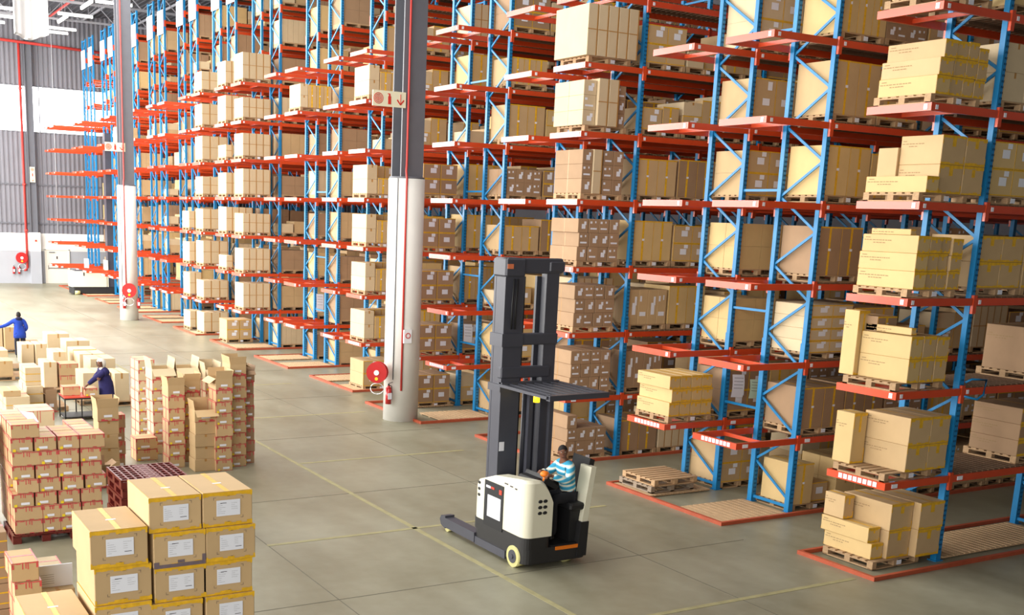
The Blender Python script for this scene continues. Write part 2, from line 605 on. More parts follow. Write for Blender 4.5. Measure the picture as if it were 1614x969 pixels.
# white fabric banner hanging from the roof
b = MB()
n = 26
vs = []
X0, X1, YB, Z0, Z1 = -8.6, -7.45, 32.2, 11.65, 18.4
for z in (Z1, (Z0 + Z1) / 2, Z0 + 0.25, Z0):
    for i in range(n):
        t = i / (n - 1)
        vs.append((X0 + (X1 - X0) * t, YB + 0.06 * math.sin(t * 23) + 0.35 * math.sin(t * math.pi), z + (0.0 if z > Z0 else 0.07 * math.cos(t * 2 * math.pi))))
for side in (0,):
    b.add(vs, [(k * n + i, k * n + i + 1, (k + 1) * n + i + 1, (k + 1) * n + i) for k in range(3) for i in range(n - 1)], 0, True)
b.add([(x, y + 0.5 if 0 < i % n < n - 1 else y + 0.02, z) for i, (x, y, z) in enumerate(vs)],
      [((k + 1) * n + i, (k + 1) * n + i + 1, k * n + i + 1, k * n + i) for k in range(3) for i in range(n - 1)], 0, True)
tag(b.build('hanging_banner', BANNER), 'long white cloth bag hanging from the roof at the top left', 'banner')

# ------------------------------------------------------------------ white building columns
def hose_reel(loc, rz, label, s=1.0):
    r = thing('fire_hose_reel', label, 'hose reel', loc, rz)
    # disc faces local -Y
    b = MB()
    b.cyl((0, -0.2, 0), (0, -0.17, 0), 0.34 * s, 28)
    b.cyl((0, 0.0, 0), (0, 0.03, 0), 0.34 * s, 28)
    b.build('reel_disc', HREEL, r)
    b = MB()
    for k in range(4):
        b.torus((0, -0.145 + k * 0.043, 0), (0, 1, 0), 0.27 * s, 0.035, 24, 6)
    b.build('hose_coil', HREEL, r)
    MB().cyl((0, -0.23, 0), (0, -0.2, 0), 0.085 * s, 16).build('hub_cap', SIGNW, r)
    MB().cyl((0, -0.21, -0.2 * s), (0, -0.2, -0.2 * s), 0.055 * s, 12).build('sticker', STICK, r)
    b = MB()
    b.box(-0.04, 0.03, -0.04, 0.04, 0.24, 0.04)
    b.box(-0.12, 0.2, -0.15, 0.12, 0.24, 0.15)
    b.build('wall_bracket', GSTEEL, r)
    b = MB()
    pts = [(0.22 * math.sin(a) * s, -0.08, -0.36 * s - 0.18 * (1 - math.cos(a)) * s) for a in [i * math.pi / 8 for i in range(-8, 9)]]
    b.tube(pts, 0.014, 6)
    b.build('hose_tail', SIGNW, r)
    return r


def extinguisher(loc, label):
    r = thing('fire_extinguisher', label, 'fire extinguisher', loc)
    b = MB()
    b.cyl((0, 0, 0), (0, 0, 0.44), 0.085, 16)
    b.cyl((0, 0, 0.44), (0, 0, 0.52), 0.085, 16, r2=0.03)
    b.build('cylinder', HREEL, r)
    MB().box(-0.06, -0.092, 0.14, 0.06, -0.084, 0.32).build('label_plate', PAPER, r)
    b = MB()
    b.cyl((0, 0, 0.52), (0, 0, 0.57), 0.025, 8)
    b.bar((0, 0, 0.58), (0.1, -0.05, 0.62), 0.02, 0.015)
    b.build('valve_handle', BLACK, r)
    MB().tube([(0, 0, 0.55), (0.09, 0, 0.5), (0.11, 0, 0.3), (0.09, -0.02, 0.12)], 0.012, 6).build('hose', BLACK, r)
    return r


def col_round(x, y, r, zt, label, sign_len):
    t = thing('building_column', label, 'column', (x, y, 0))
    b = MB()
    b.cyl((0, 0, 0), (0, 0, zt), r, 40)
    b.build('concrete_sleeve', WHITE, t)
    b = MB()
    b.cyl((0, 0, zt), (0, 0, zt + 0.05), r * 0.97, 40)
    for k in range(6):
        a = k * math.pi / 3
        b.prism([(0.1, zt), (0.42, zt), (0.1, zt + 0.35)], -0.015, 0.015, 'y')
    b.build('cap_plate', GSTEEL, t)
    b = MB()
    w, dd = 0.34, 0.3
    b.box(-w, -dd, zt, w, -dd + 0.05, 18.7)
    b.box(-w, dd - 0.05, zt, w, dd, 18.7)
    b.box(-0.03, -dd + .05, zt, 0.03, dd - .05, 18.7)
    b.build('steel_stanchion', GSTEEL, t)
    b = MB()
    b.tube([(-0.2, -0.36, 18.6), (-0.2, -0.36, zt + 0.35), (-0.24, -0.42, zt + 0.2), (-0.24, -r * 0.93, zt - 0.0), (-0.24, -r * 0.93, 0.9)], 0.03, 8)
    b.build('riser_pipe', PIPE, t)
    b = MB()
    b.tube([(-r * 0.85, -r * 0.6, zt), (-r * 0.85, -r * 0.6, 1.2)], 0.015, 6)
    b.build('conduit', GSTEEL, t)
    return t


col_round(-1.12, 15.72, 0.5, 6.72, 'thick white round column in the middle with red hose reel on its side', 1)
col_round(-1.52, 45.5, 0.46, 6.7, 'thick white round column in the left distance by the far racks', 1)
MB().box(-1.36, 15.16, 2.25, -1.12, 15.22, 2.62).build('notice', SIGNW).name = 'column_notice'
tag(bpy.data.objects['column_notice'], 'small white paper notice with red stamp stuck on the middle column', 'notice')
MB().torus((-1.24, 15.155, 2.46), (0, 1, 0), 0.07, 0.012, 14, 5).build('red_stamp', SIGNR, bpy.data.objects['column_notice'])
hose_reel((-1.95, 15.55, 1.42), math.radians(-38), 'red fire hose reel mounted on the left side of the middle white column', 0.86)
e_ = extinguisher((-1.68, 15.4, 0.52), 'red fire extinguisher below the hose reel on the middle column')
hose_reel((-1.68, 44.76, 1.55), math.radians(-15), 'red fire hose reel on the front of the far left white column', 1.05)
extinguisher((-1.88, 45.02, 0.62), 'red fire extinguisher, left of two on the far white column')
extinguisher((-1.16, 45.02, 0.62), 'red fire extinguisher, right of two on the far white column')
hose_reel((-2.45, WY - 0.3, 1.82), 0, 'red fire hose reel mounted on the grey back wall beside the pipe', 1.15)
extinguisher((-2.98, WY - 0.15, 0.68), 'red fire extinguisher on the back wall, left of two under the reel')
extinguisher((-2.62, WY - 0.15, 0.68), 'red fire extinguisher on the back wall, right of two under the reel')


def fire_sign(loc, w, h, label, vertical=False):
    r = thing('fire_point_sign', label, 'sign', loc)
    MB().box(-w / 2, -0.02, -h / 2, w / 2, 0.02, h / 2).build('board', SIGNC, r)
    s = min(w, h) * 0.36
    step = (0, -h / 3) if vertical else (w / 3, 0)
    c = [(-step[0], -step[1]), (0, 0), (step[0], step[1])]
    b = MB()
    for q in (1.0, 0.72, 0.44, 0.18):
        b.torus((c[0][0], -0.022, c[0][1]), (0, 1, 0), s * q * 0.92, s * 0.07, 20, 4)
    b.build('reel_icon', SIGNR, r)
    b = MB()
    x, z = c[1]
    b.box(x - s * 0.3, -0.028, z - s * 0.95, x + s * 0.3, -0.02, z + s * 0.45)
    b.box(x - s * 0.16, -0.028, z + s * 0.45, x + s * 0.16, -0.02, z + s * 0.8)
    b.box(x - s * 0.4, -0.028, z + s * 0.8, x + s * 0.1, -0.02, z + s * 0.95)
    b.build('extinguisher_icon', SIGNR, r)
    b = MB()
    x, z = c[2]
    b.bar((x, -0.024, z + s * 0.95), (x, -0.024, z - s * 0.8), s * 0.22, 0.008)
    b.bar((x - s * 0.7, -0.024, z - s * 0.05), (x, -0.024, z - s * 0.9), s * 0.24, 0.008, up=(0, 1, 0))
    b.bar((x + s * 0.7, -0.024, z - s * 0.05), (x, -0.024, z - s * 0.9), s * 0.24, 0.008, up=(0, 1, 0))
    b.build('arrow_icon', SIGNR, r)
    MB().bar((w / 2, 0.01, 0), (w / 2 + 0.12, 0.05, 0), 0.03).build('sign_bracket', GSTEEL, r)
    return r


fire_sign((-1.88, 15.4, 8.75), 0.98, 0.4, 'cream sign with red hose reel, extinguisher and down arrow on the middle column')
fire_sign((-2.1, 45.2, 8.55), 0.98, 0.42, 'cream sign with red fire symbols on the far left column')
fire_sign((-1.5, WY - 0.5, 7.65), 0.34, 1.05, 'narrow upright cream fire sign on the grey column of the back wall', True)
b = MB().box(-0.13, -0.02, -0.13, 0.13, 0.02, 0.13)
o = tag(b.build('fire_alarm_plate', SIGNC, None, (-1.45, WY - 0.53, 3.05)), 'small square plate with red fire symbol on the white wall pier', 'sign')
MB().box(-0.07, -0.03, -0.07, 0.07, -0.02, 0.07).build('symbol', SIGNR, o)
b = MB()
b.cyl((0, 0, 0.12), (0, 0, 0.3), 0.28, 20, r2=0.1)
b.cyl((0, 0, 0.1), (0, 0, 0.12), 0.3, 20)
b.cyl((0, 0, 0.3), (0, 0, 15.76), 0.012, 6)
tag(b.build('pendant_lamp', SIGNW, None, (-0.25, WY - 2.4, 2.95)), 'small white pendant lamp hanging before the back wall door', 'lamp')

# ------------------------------------------------------------------ racks
LEV = [1.587, 3.139, 4.691, 6.24, 7.765, 9.271, 10.77, 12.3, 13.83, 15.36]
D = 1.15
BH = 0.125
OV = 1.62
BAY = 3.85
PW = 0.1


def frame_mesh(h, heavy=True, slots=False):
    b = MB()
    for y0, yy in ((0, 1), (D - PW, -1)):
        b.box(0, y0, 0, PW, y0 + PW, h)
        if heavy:
            b.box(-0.012, y0 - 0.01, 0, PW + 0.012, y0 + PW + 0.01, 3.5)
        b.box(-0.05, y0 - 0.04, 0, PW + 0.05, y0 + PW + 0.04, 0.015)
    if slots:
        z = 0.2
        while z < h - 0.1:
            for y0 in (0, D - PW):
                for xa in (0.03, 0.07):
                    b.quad((xa, y0 - 0.0135, z), (xa + 0.02, y0 - 0.0135, z), (xa + 0.02, y0 - 0.0135, z + 0.035), (xa, y0 - 0.0135, z + 0.035), 1)
            z += 0.09
    return b.mesh('upright_frame', [BLUE, SLOT])


def brace_mesh(h):
    b = MB()
    z, k = 0.25, 0
    xx = PW / 2
    b.bar((xx, PW / 2, 0.12), (xx, D - PW / 2, 0.12), 0.035, 0.06)
    while z + 0.68 < h:
        ya, yb = (PW * 0.6, D - PW * 0.6) if k % 2 == 0 else (D - PW * 0.6, PW * 0.6)
        b.bar((xx, ya, z), (xx, yb, z + 0.68), 0.03, 0.05)
        z += 0.68
        k += 1
    b.bar((xx, PW / 2, h - 0.1), (xx, D - PW / 2, h - 0.1), 0.035, 0.05)
    return b.mesh('bracing', BLUE)


def beam_mesh(L, conn=True):
    b = MB()
    b.box(0, -0.05, -BH, L, 0.0, 0)
    b.box(0, -0.055, -BH, L, -0.05, -BH + 0.02)
    if conn:
        for x in (-0.09, L):
            b.box(x, -0.056, -BH - 0.14, x + 0.09, -0.004, 0.05)
    return b.mesh('beam', RED)


def end_frame_mesh():
    """U shaped shelf end that sticks out past the first upright"""
    b = MB()
    L = OV - 0.02
    b.box(0, -0.05, -BH, L, 0.0, 0)
    b.box(0, D, -BH, L, D + 0.05, 0)
    b.box(-0.05, -0.05, -BH, 0.0, D + 0.05, 0)
    b.box(0.75, 0, -BH + 0.02, 0.8, D, -0.03)
    return b.mesh('protruding_shelf_end', RED)


def deck_mesh(L):
    b = MB()
    n = int(L / 0.16)
    for i in range(n):
        x = 0.04 + i * (L - 0.08) / n
        b.box(x, -0.04, 0.0, x + 0.115, D + 0.04, 0.025)
    b.box(0.0, 0.3, -0.05, L, 0.36, -0.001)
    b.box(0.0, 0.8, -0.05, L, 0.86, -0.001)
    return b.mesh('slat_deck', DECK)


BEAM = beam_mesh(BAY - PW)
ENDF = end_frame_mesh()
DECKM = deck_mesh(BAY - PW)
_fc = {}


def frames(h):
    if h not in _fc:
        _fc[h] = (frame_mesh(h), brace_mesh(h), frame_mesh(h, True, True))
    return _fc[h]


b = MB()
b.box(-0.056, 0.02, -0.105, -0.051, 0.09, -0.02)
TAG1 = b.mesh('tag_sticker', PAPER)
b = MB()
for k in range(8):
    b.box(-0.056, 0.12 + k * 0.105, -0.1, -0.051, 0.2 + k * 0.105, -0.015)
TAGROW = b.mesh('sticker_row', PAPER)
TAGF = MB().box(0.05, -0.058, -0.1, 0.11, -0.0505, -0.03).mesh('tag_sticker', PAPER)
TAGB = MB().box(0.12, -0.058, -0.1, 0.26, -0.0505, -0.03).mesh('tag_sticker', PAPER)

ROWS = []   # name, y front, n levels, bays, x offset
names = ['A', 'B', 'Br', 'C', 'Cr', 'D', 'Dr', 'E', 'Er', 'F', 'Fr']
ysl = [0.0, 3.52, 5.65, 9.26, 11.43, 15.07, 17.2, 20.76, 22.9, 26.45, 28.6]
nlv = [7, 7, 7, 7, 7, 8, 8, 8, 8, 9, 9]
nby = [3, 4, 4, 4, 3, 3, 3, 3, 2, 2, 2]
for a in zip(names, ysl, nlv, nby):
    ROWS.append((*a, 0.0))
for k in range(5, 12):
    y = 3.52 + k * 5.74 + (0.3 if k == 5 else 0)
    xo = -1.0 if k == 11 else (-0.35 if k == 10 else 0.0)
    ROWS.append(('GHIJKLM'[k - 5], y, 10, 2, xo))
    ROWS.append(('GHIJKLM'[k - 5] + 'r', y + 2.15, 10, 2, xo))
ORD = ['nearest', 'second', 'third', 'fourth', 'fifth', 'sixth', 'seventh', 'eighth', 'ninth', 'tenth', 'eleventh', 'twelfth', 'thirteenth',
       'fourteenth', 'fifteenth', 'sixteenth', 'seventeenth', 'eighteenth', 'nineteenth', 'twentieth', 'twenty-first', 'twenty-second',
       'twenty-third', 'twenty-fourth', 'farthest']
RINFO = {}
for ri, (nm, y0, nl, nb, xo) in enumerate(ROWS):
    RINFO[nm] = (y0, nl, nb, xo, ri)
    lab = 'tall blue and orange pallet rack, ' + ('nearest one at the right edge' if ri == 0 else
                                                   (ORD[ri] + ' counted from the right' if ri < 24 else 'farthest one beside the back wall'))
    root = thing('pallet_rack', lab, 'pallet rack', (xo, y0, 0), 0, 'blue and orange pallet racks')
    h = LEV[nl - 1] + (1.3 if nl == 10 else 0.9)
    fm, bm, sm = frames(h)
    ov = OV - xo
    for k in range(nb + 1):
        f = obj('upright_frame', sm if ri < 11 and k < 2 else fm, root, (ov + k * BAY, 0, 0))
        obj('bracing', bm, f)
    for li in range(nl):
        z = LEV[li]
        if ov > OV + 0.01:
            e = MB()
            e.box(0, -0.05, -BH, ov, 0.0, 0)
            e.box(0, D, -BH, ov, D + 0.05, 0)
            e.box(-0.05, -0.05, -BH, 0.0, D + 0.05, 0)
            em = e.mesh('protruding_shelf_end', RED)
        else:
            em = ENDF
        if li >= 7:
            e = None
        else:
            e = obj('protruding_shelf_end', em, root, (0, 0, z))
        if li >= 7:
            pass
        elif li == 0:
            obj('sticker_row', TAGROW, e)
            obj('tag_sticker', TAGB, e)
        else:
            obj('tag_sticker', TAG1, e)
            if ri < 15:
                obj('tag_sticker', TAGF, e)
        for k in range(nb):
            x = ov + PW + k * BAY
            p = obj('beam', BEAM, root, (x, 0, z))
            if ri < 8 and k == 0:
                obj('tag_sticker', TAGB if li == 0 else TAGF, p)
            obj('beam', BEAM, root, (x, D + 0.05, z))
            obj('slat_deck', DECKM, root, (x, 0, z))
    # row spacers to the rack behind
    if nm in ('B', 'C', 'D', 'E', 'F', 'G', 'H'):
        for zz in (2.0, 4.05, 6.5, 9.6):
            if zz < h:
                s = MB().bar((0.05, D, 0), (0.05, 2.14, 0), 0.04, 0.05)
                s.build('row_spacer', BLUE, root, (ov, 0, zz))
    # white end boards near the rack tops
    if nl == 10 and ri >= 13:
        MB().box(-0.03, 0.02, 0, 0.0, 1.13, 1.2).build('end_board', SIGNW, root, (ov - 0.02, 0, 14.75))

# floor guide rails round the rack ends
def guide(y0, y1, xl, L, label):
    b = MB()
    b.box(-xl, y0, 0, L, y0 + 0.07, 0.07)
    b.box(-xl, y0 + 0.07, 0, -xl + 0.07, y1 - 0.07, 0.07)
    b.box(-xl, y1 - 0.07, 0, L, y1, 0.07)
    tag(b.build('floor_guide_rail', GUIDE), label, 'guide rail', 'low orange guide rails on the floor')


guide(-0.36, 1.34, 0.43, 13, 'low orange steel guide rail round the floor end of the nearest rack')
for k in range(0, 12):
    y = 3.52 + k * 5.74
    guide(y - 0.22, y + 3.45, 0.42 if k != 2 else 0.95, 17 - k if k < 8 else 6,
          'low orange guide rail on the floor round the ' + ORD[k + 1] + ' rack pair from the right')

# timber slat mats under the rack ends
def mat_mesh(w, dd):
    b = MB()
    n = int(w / 0.15)
    for i in range(n):
        x = i * w / n
        b.box(x, 0, 0.02, x + w / n * 0.8, dd, 0.05)
    for yy in (0.05, dd / 2, dd - 0.13):
        b.box(0, yy, 0.0, w, yy + 0.08, 0.021)
    return b.mesh('timber_floor_mat', WOOD2)


MATE = mat_mesh(1.75, 1.25)
MATB = mat_mesh(3.5, 1.1)


def fmat(me, x, y, label, group=None):
    tag(obj('timber_floor_mat', me, None, (x, y, 0)), label, 'slat mat', group)


fmat(MATB, 1.85, 0.02, 'long timber slat mat on the floor inside the nearest rack')
fmat(MATE, -0.25, 3.42, 'pale timber slat mat at the floor end of the second rack')
fmat(MATE, -0.3, 5.62, 'pale timber mat poking out under the two stacked empty pallets')
fmat(MATE, -0.25, 9.2, 'pale timber slat mat behind the forklift mast, at the rack with small labelled cartons')
fmat(MATE, -0.2, 15.0, 'pale timber slat mat just right of the middle white column')
for nm in ('Dr', 'E', 'Er', 'F', 'Fr', 'G', 'H', 'I', 'Ir', 'J', 'Jr', 'K', 'Kr', 'L', 'Lr'):
    y0, nl, nb, xo, ri = RINFO[nm]
    fmat(MATE, -0.25, y0 - 0.05, 'pale timber slat mat on the floor at the end of the ' + ORD[ri] + ' rack')


# ------------------------------------------------------------------ pallets
def pallet_mb(w=1.2, dd=1.1, h=0.145, b=None, ox=0, oy=0, oz=0, mi=0):
    b = b or MB()
    n = 7
    for i in range(n):
        y = oy + i * (dd - 0.11) / (n - 1)
        b.box(ox, y, oz + h - 0.022, ox + w, y + 0.11, oz + h, mi)
    for x in (ox, ox + w / 2 - 0.05, ox + w - 0.1):
        b.box(x, oy, oz + h - 0.044, x + 0.1, oy + dd, oz + h - 0.0221, mi)
        for y in (oy, oy + dd / 2 - 0.06, oy + dd - 0.12):
            b.box(x, y, oz + 0.022, x + 0.1, y + 0.12, oz + h - 0.0441, mi)
        b.box(x, oy, oz, x + 0.1, oy + dd, oz + 0.0219, mi)
    b.box(ox, oy, oz + 0.0001, ox + w, oy + 0.1, oz + 0.0218, mi)
    b.box(ox, oy + dd - 0.1, oz + 0.0001, ox + w, oy + dd, oz + 0.0218, mi)
    return b


PALLET = pallet_mb().mesh('timber_pallet', WOOD)
PALGREY = pallet_mb().mesh('timber_pallet', mat('greyed_pallet_wood', (150, 134, 116), 0.85, noise=0.2, scale=6, stretch=(1, 5, 5)))
TAGP = MB().box(0.62, -0.004, 0.03, 0.74, -0.001, 0.11).mesh('pallet_tag', PAPER)


def pallet(x, y, z, label, group=None, me=None, tagit=True):
    o = tag(obj('timber_pallet', me or PALLET, None, (x, y, z)), label, 'pallet', group)
    if tagit:
        obj('pallet_tag', TAGP, o)
    return o


# ------------------------------------------------------------------ cartons
def rr(seed):
    return random.Random(seed)


def tape_label(w, d, h, style, seed=0):
    """returns list of (partname, MB, material) lying on a carton whose low corner is the origin"""
    R = rr(seed)
    out = []
    e = 0.0015

    cnt = [0]

    def fq(b, x0, z0, x1, z1, off=e):     # quad on the -Y face
        cnt[0] += 1
        off = off + cnt[0] * 0.00006
        b.quad((x0, -off, z0), (x1, -off, z0), (x1, -off, z1), (x0, -off, z1))

    def bq(b, x0, z0, x1, z1):            # on the +Y face
        cnt[0] += 1
        y = d + e + cnt[0] * 0.00006
        b.quad((x1, y, z0), (x0, y, z0), (x0, y, z1), (x1, y, z1))

    def lq(b, y0, z0, y1, z1, off=e):     # on the -X face
        cnt[0] += 1
        off = off + cnt[0] * 0.00006
        b.quad((-off, y1, z0), (-off, y0, z0), (-off, y0, z1), (-off, y1, z1))

    def tq(b, x0, y0, x1, y1):
        cnt[0] += 1
        t = h + e * 0.4 + cnt[0] * 0.00006
        b.quad((x0, y0, t), (x1, y0, t), (x1, y1, t), (x0, y1, t))
    if style in ('long', 'longp'):
        b = MB()
        t = min(0.05, h * 0.2)
        nn = 5
        for i in range(nn):
            xa, xb = w * i / nn, w * (i + 1) / nn
            fq(b, xa, h - t * R.uniform(0.7, 1.3), xb, h - 0.003)
            fq(b, xa, 0.003, xb, t * R.uniform(0.4, 1.1))
        fq(b, w * 0.42, h * 0.62, w * 0.58, h - t)
        tq(b, 0.004, 0.004, w - 0.004, t * 0.7)
        tq(b, w * 0.5 - 0.025, t, w * 0.5 + 0.025, d - 0.004)
        fq(b, 0, h * .7, 0.02, h)
        fq(b, w - .02, 0, w, h * .3)
        bq(b, 0, h - t, w, h - 0.003)
        bq(b, 0, 0.003, w, t)
        out.append(('yellow_tape', b, TAPEY))
        b = MB()
        y1 = d * 0.95
        z = h * 0.8
        lq(b, y1 - d * 0.09, z, y1, z + 0.014)
        for row, (s0, s1) in enumerate(((0.03, 0.5), (0.2, 0.38))):
            z -= 0.042
            y = d - d * s0
            while y > d * (1 - s1 - 0.03):
                l = R.uniform(0.02, 0.06)
                lq(b, y - l, z, y, z + 0.014)
                y -= l + R.uniform(0.008, 0.02)
        out.append(('faded_print', b, PRINT))
    elif style == 'vyel':
        b = MB()
        t = 0.045
        fq(b, w / 2 - t, 0, w / 2 + t * 0.3, h)
        tq(b, w / 2 - t, 0, w / 2 + t * 0.3, d)
        fq(b, 0, h - 0.03, w, h - 0.003)
        fq(b, 0.0, 0, 0.012, h)
        bq(b, w / 2 - t, 0, w / 2 + t * 0.3, h)
        out.append(('yellow_tape', b, TAPEY))
        b = MB()
        fq(b, w * 0.44, h * 0.5, w * 0.56, h * 0.55, e * 2)
        out.append(('small_label', b, PAPER))
    elif style == 'lab1':      # one big label, yellow tape at edges
        b = MB()
        fq(b, 0, h - 0.022, w, h - 0.002)
        fq(b, 0, 0.002, w, 0.02)
        fq(b, 0, 0, 0.018, h)
        out.append(('yellow_tape', b, TAPEY))
        b = MB()
        x = w * R.uniform(0.3, 0.42)
        z = h * R.uniform(0.28, 0.4)
        fq(b, x, z, x + min(0.2, w * 0.42), z + min(0.14, h * 0.4), e * 2)
        if R.random() < 0.6:
            fq(b, x + w * 0.2, z + h * 0.36, x + w * 0.42, z + h * 0.56, e * 2)
        out.append(('white_label', b, PAPER))
    elif style == 'lab2':      # small carton with scrappy white label bits
        b = MB()
        if R.random() < 0.5:
            fq(b, w * 0.15, h * 0.24, w * 0.8, h * 0.36)
            fq(b, w * 0.12, h * 0.66, w * 0.32, h * 0.82)
        else:
            fq(b, w * 0.35, h * 0.28, w * 0.72, h * 0.62)
            fq(b, w * 0.58, h * 0.55, w * 0.8, h * 0.8)
        if R.random() < 0.6:
            fq(b, w * 0.6, h * 0.7, w * 0.72, h * 0.84)
        out.append(('white_label', b, PAPER))
        b = MB()
        lq(b, d / 2 - 0.01, 0, d / 2 + 0.01, h)
        tq(b, 0, d / 2 - 0.02, w, d / 2 + 0.02)
        out.append(('seam_tape', b, TAPEB))
    elif style == 'tall':
        b = MB()
        fq(b, w * 0.86, 0, w * 0.97, h)
        fq(b, 0, h * 0.5, w, h * 0.5 + 0.02)
        tq(b, w * 0.4, 0, w * 0.55, d)
        out.append(('brown_tape', b, TAPEB))
    elif style == 'red':
        b = MB()
        t = 0.018
        for i in range(6):
            xa, xb = w * i / 6, w * (i + 1) / 6
            fq(b, xa, h - t * R.uniform(0.6, 1.6), xb, h - 0.003)
            if R.random() < 0.7:
                fq(b, xa, 0.003, xb, t * R.uniform(0.4, 1.0))
        for q in (0.38, 0.5, 0.58):
            fq(b, w * q, h * R.uniform(0.55, 0.7), w * q + 0.014, h)
        for q in (0.002, w - 0.03):
            fq(b, q, h * 0.68, q + 0.026, h * 0.92)
        lq(b, 0.003, h - 0.03, d - 0.003, h - 0.01)
        lq(b, d * 0.45, 0, d * 0.52, h)
        lq(b, 0.0, 0, 0.02, h)
        lq(b, d - 0.02, 0, d, h)
        tq(b, 0.003, d * 0.46, w - 0.003, d * 0.54)
        tq(b, 0.003, 0.003, 0.02, d - 0.003)
        tq(b, w - 0.02, 0.003, w - 0.003, d - 0.003)
        out.append(('red_tape', b, TAPER))
        if seed % 4 != 3:
            b = MB()
            x = w * R.uniform(0.18, 0.42)
            fq(b, x, h * 0.16, x + w * 0.4, h * 0.34, e * 2)
            out.append(('white_label', b, PAPER))
            b = MB()
            fq(b, w * 0.08, h * 0.04, w * 0.08 + 0.05, h * 0.04 + 0.045, e * 2.5)
            out.append(('yellow_sticker', b, STICK))
    elif style == 'fg':
        b = MB()
        nn = 9
        for i in range(nn):
            xa, xb = w * i / nn, w * (i + 1) / nn
            fq(b, xa, h - 0.042 * R.uniform(0.75, 1.25), xb, h - 0.003)
            fq(b, xa, 0.003, xb, 0.036 * R.uniform(0.5, 1.5))
        fq(b, 0, 0.003, 0.02, h * 0.15)
        fq(b, w - 0.025, 0.003, w - 0.003, h * 0.14)
        fq(b, 0, h * 0.86, 0.02, h)
        fq(b, w - 0.025, h * 0.84, w - 0.003, h)
        fq(b, w * 0.45, h - 0.055, w * 0.55, h - 0.03)
        fq(b, w * 0.43, 0.02, w * 0.57, 0.05)
        tq(b, w * 0.5 - 0.03, 0.012, w * 0.5 + 0.03, d - 0.002)
        tq(b, 0.004, 0.003, w - 0.004, 0.014)
        tq(b, 0.003, 0.014, 0.012, d)
        bq(b, 0, h - 0.03, w, h - 0.003)
        out.append(('yellow_tape', b, TAPEY))
        b = MB()
        lx, lz, lw, lh = w * 0.27, h * 0.3, w * 0.48, h * 0.46
        fq(b, lx, lz, lx + lw, lz + lh, e * 2)
        tq(b, w * 0.42, d * 0.42, w * 0.6, d * 0.46)
        out.append(('white_label', b, PAPER))
        b = MB()
        for k in range(6):
            zz = lz + lh * (0.16 + k * 0.125)
            fq(b, lx + lw * 0.05, zz, lx + lw * R.uniform(0.12, 0.4), zz + 0.0018, e * 3)
            if k > 1:
                fq(b, lx + lw * 0.62, zz, lx + lw * R.uniform(0.75, 0.95), zz + 0.0018, e * 3)
        fq(b, lx + lw * (0.66 if seed % 2 else 0.16), lz + lh * (0.2 if seed % 2 else 0.8), lx + lw * (0.92 if seed % 2 else 0.42),
           lz + lh * (0.235 if seed % 2 else 0.835), e * 3)
        cx0, cx1, cz0, cz1, s, t = lx - 0.035, lx + lw + 0.035, lz - 0.035, lz + lh + 0.035, 0.03, 0.0035
        for cx, sx in ((cx0, 1), (cx1, -1)):
            for cz, sz in ((cz0, 1), (cz1, -1)):
                fq(b, min(cx, cx + sx * s), min(cz, cz + sz * t), max(cx, cx + sx * s), max(cz, cz + sz * t))
                fq(b, min(cx, cx + sx * t), min(cz, cz + sz * s), max(cx, cx + sx * t), max(cz, cz + sz * s))
        for q in (h * 0.87, h * 0.12):
            fq(b, w * 0.49, q, w * 0.54, q + 0.004)
        out.append(('printed_marks', b, INK))
    elif style == 'strap':
        b = MB()
        for q in (0.2, 0.62):
            fq(b, -e, h * q, w + e, h * q + 0.02, e * 2)
            lq(b, -e, h * q, d + e, h * q + 0.02, e * 2)
        out.append(('yellow_strap', b, TAPEY))
        b = MB()
        tq(b, 0, d * 0.45, w, d * 0.55)
        lq(b, d * 0.45, h * 0.4, d * 0.55, h)
        out.append(('red_tape', b, TAPER))
    elif style == 'plain':
        b = MB()
        tq(b, w * 0.5 - 0.025, 0, w * 0.5 + 0.025, d)
        fq(b, w * 0.5 - 0.025, h * 0.8, w * 0.5 + 0.025, h)
        out.append(('brown_tape', b, TAPEB))
    return out


STYLE_NAME = {'long': 'long_carton', 'longp': 'long_carton', 'vyel': 'large_carton', 'lab1': 'labelled_carton', 'lab2': 'small_carton',
              'tall': 'tall_carton', 'red': 'red_taped_carton', 'fg': 'shipping_carton', 'strap': 'strapped_carton', 'plain': 'cardboard_box'}
_cc = {}


def carton_meshes(w, d, h, style, m, seed):
    key = (round(w, 3), round(d, 3), round(h, 3), style, m.name, seed % 6)
    if key not in _cc:
        nm = STYLE_NAME[style]
        body = MB().cbox(0, 0, 0, w, d, h, 0.007).mesh(nm, m)
        parts = [(n, bb.mesh(n, mm)) for n, bb, mm in tape_label(w, d, h, style, seed % 6)]
        _cc[key] = (body, parts)
    return _cc[key]


NBOX = [0]


def carton(x, y, z, w, d, h, style, m, label, group=None, seed=0, rz=0.0):
    body, parts = carton_meshes(w - 0.006, d - 0.006, h - 0.002, style, m, seed)
    o = obj(STYLE_NAME[style], body, None, (x + 0.003, y + 0.003, z), rz)
    tag(o, label, 'carton', group)
    for n, pm in parts:
        obj(n, pm, o)
    NBOX[0] += 1
    return o


# load templates: list of (x, y, z, w, d, h, style, material)
def T_big2(R, W=1.2):
    h = R.uniform(0.82, 1.0)
    m = R.choice([BYEL, BBRN, BTAN])
    n = R.choice([2, 2, 3])
    return [(i * W / n, 0, 0, W / n, 1.0, h, 'vyel', m) for i in range(n)]


def T_grid(R, W=1.2):
    h = R.uniform(0.36, 0.46)
    m = R.choice([BTAN, BBRN])
    return [(i * W / 2, 0, k * h, W / 2, 1.0, h, 'lab1', m) for k in range(2) for i in range(2)]


def T_small(R, W=1.2):
    h = R.uniform(0.27, 0.34)
    m = R.choice([BBRN, BBRN, BTAN])
    return [(i * W / 4, 0, k * h, W / 4, 1.0, h, 'lab2', m) for k in range(3) for i in range(4)]


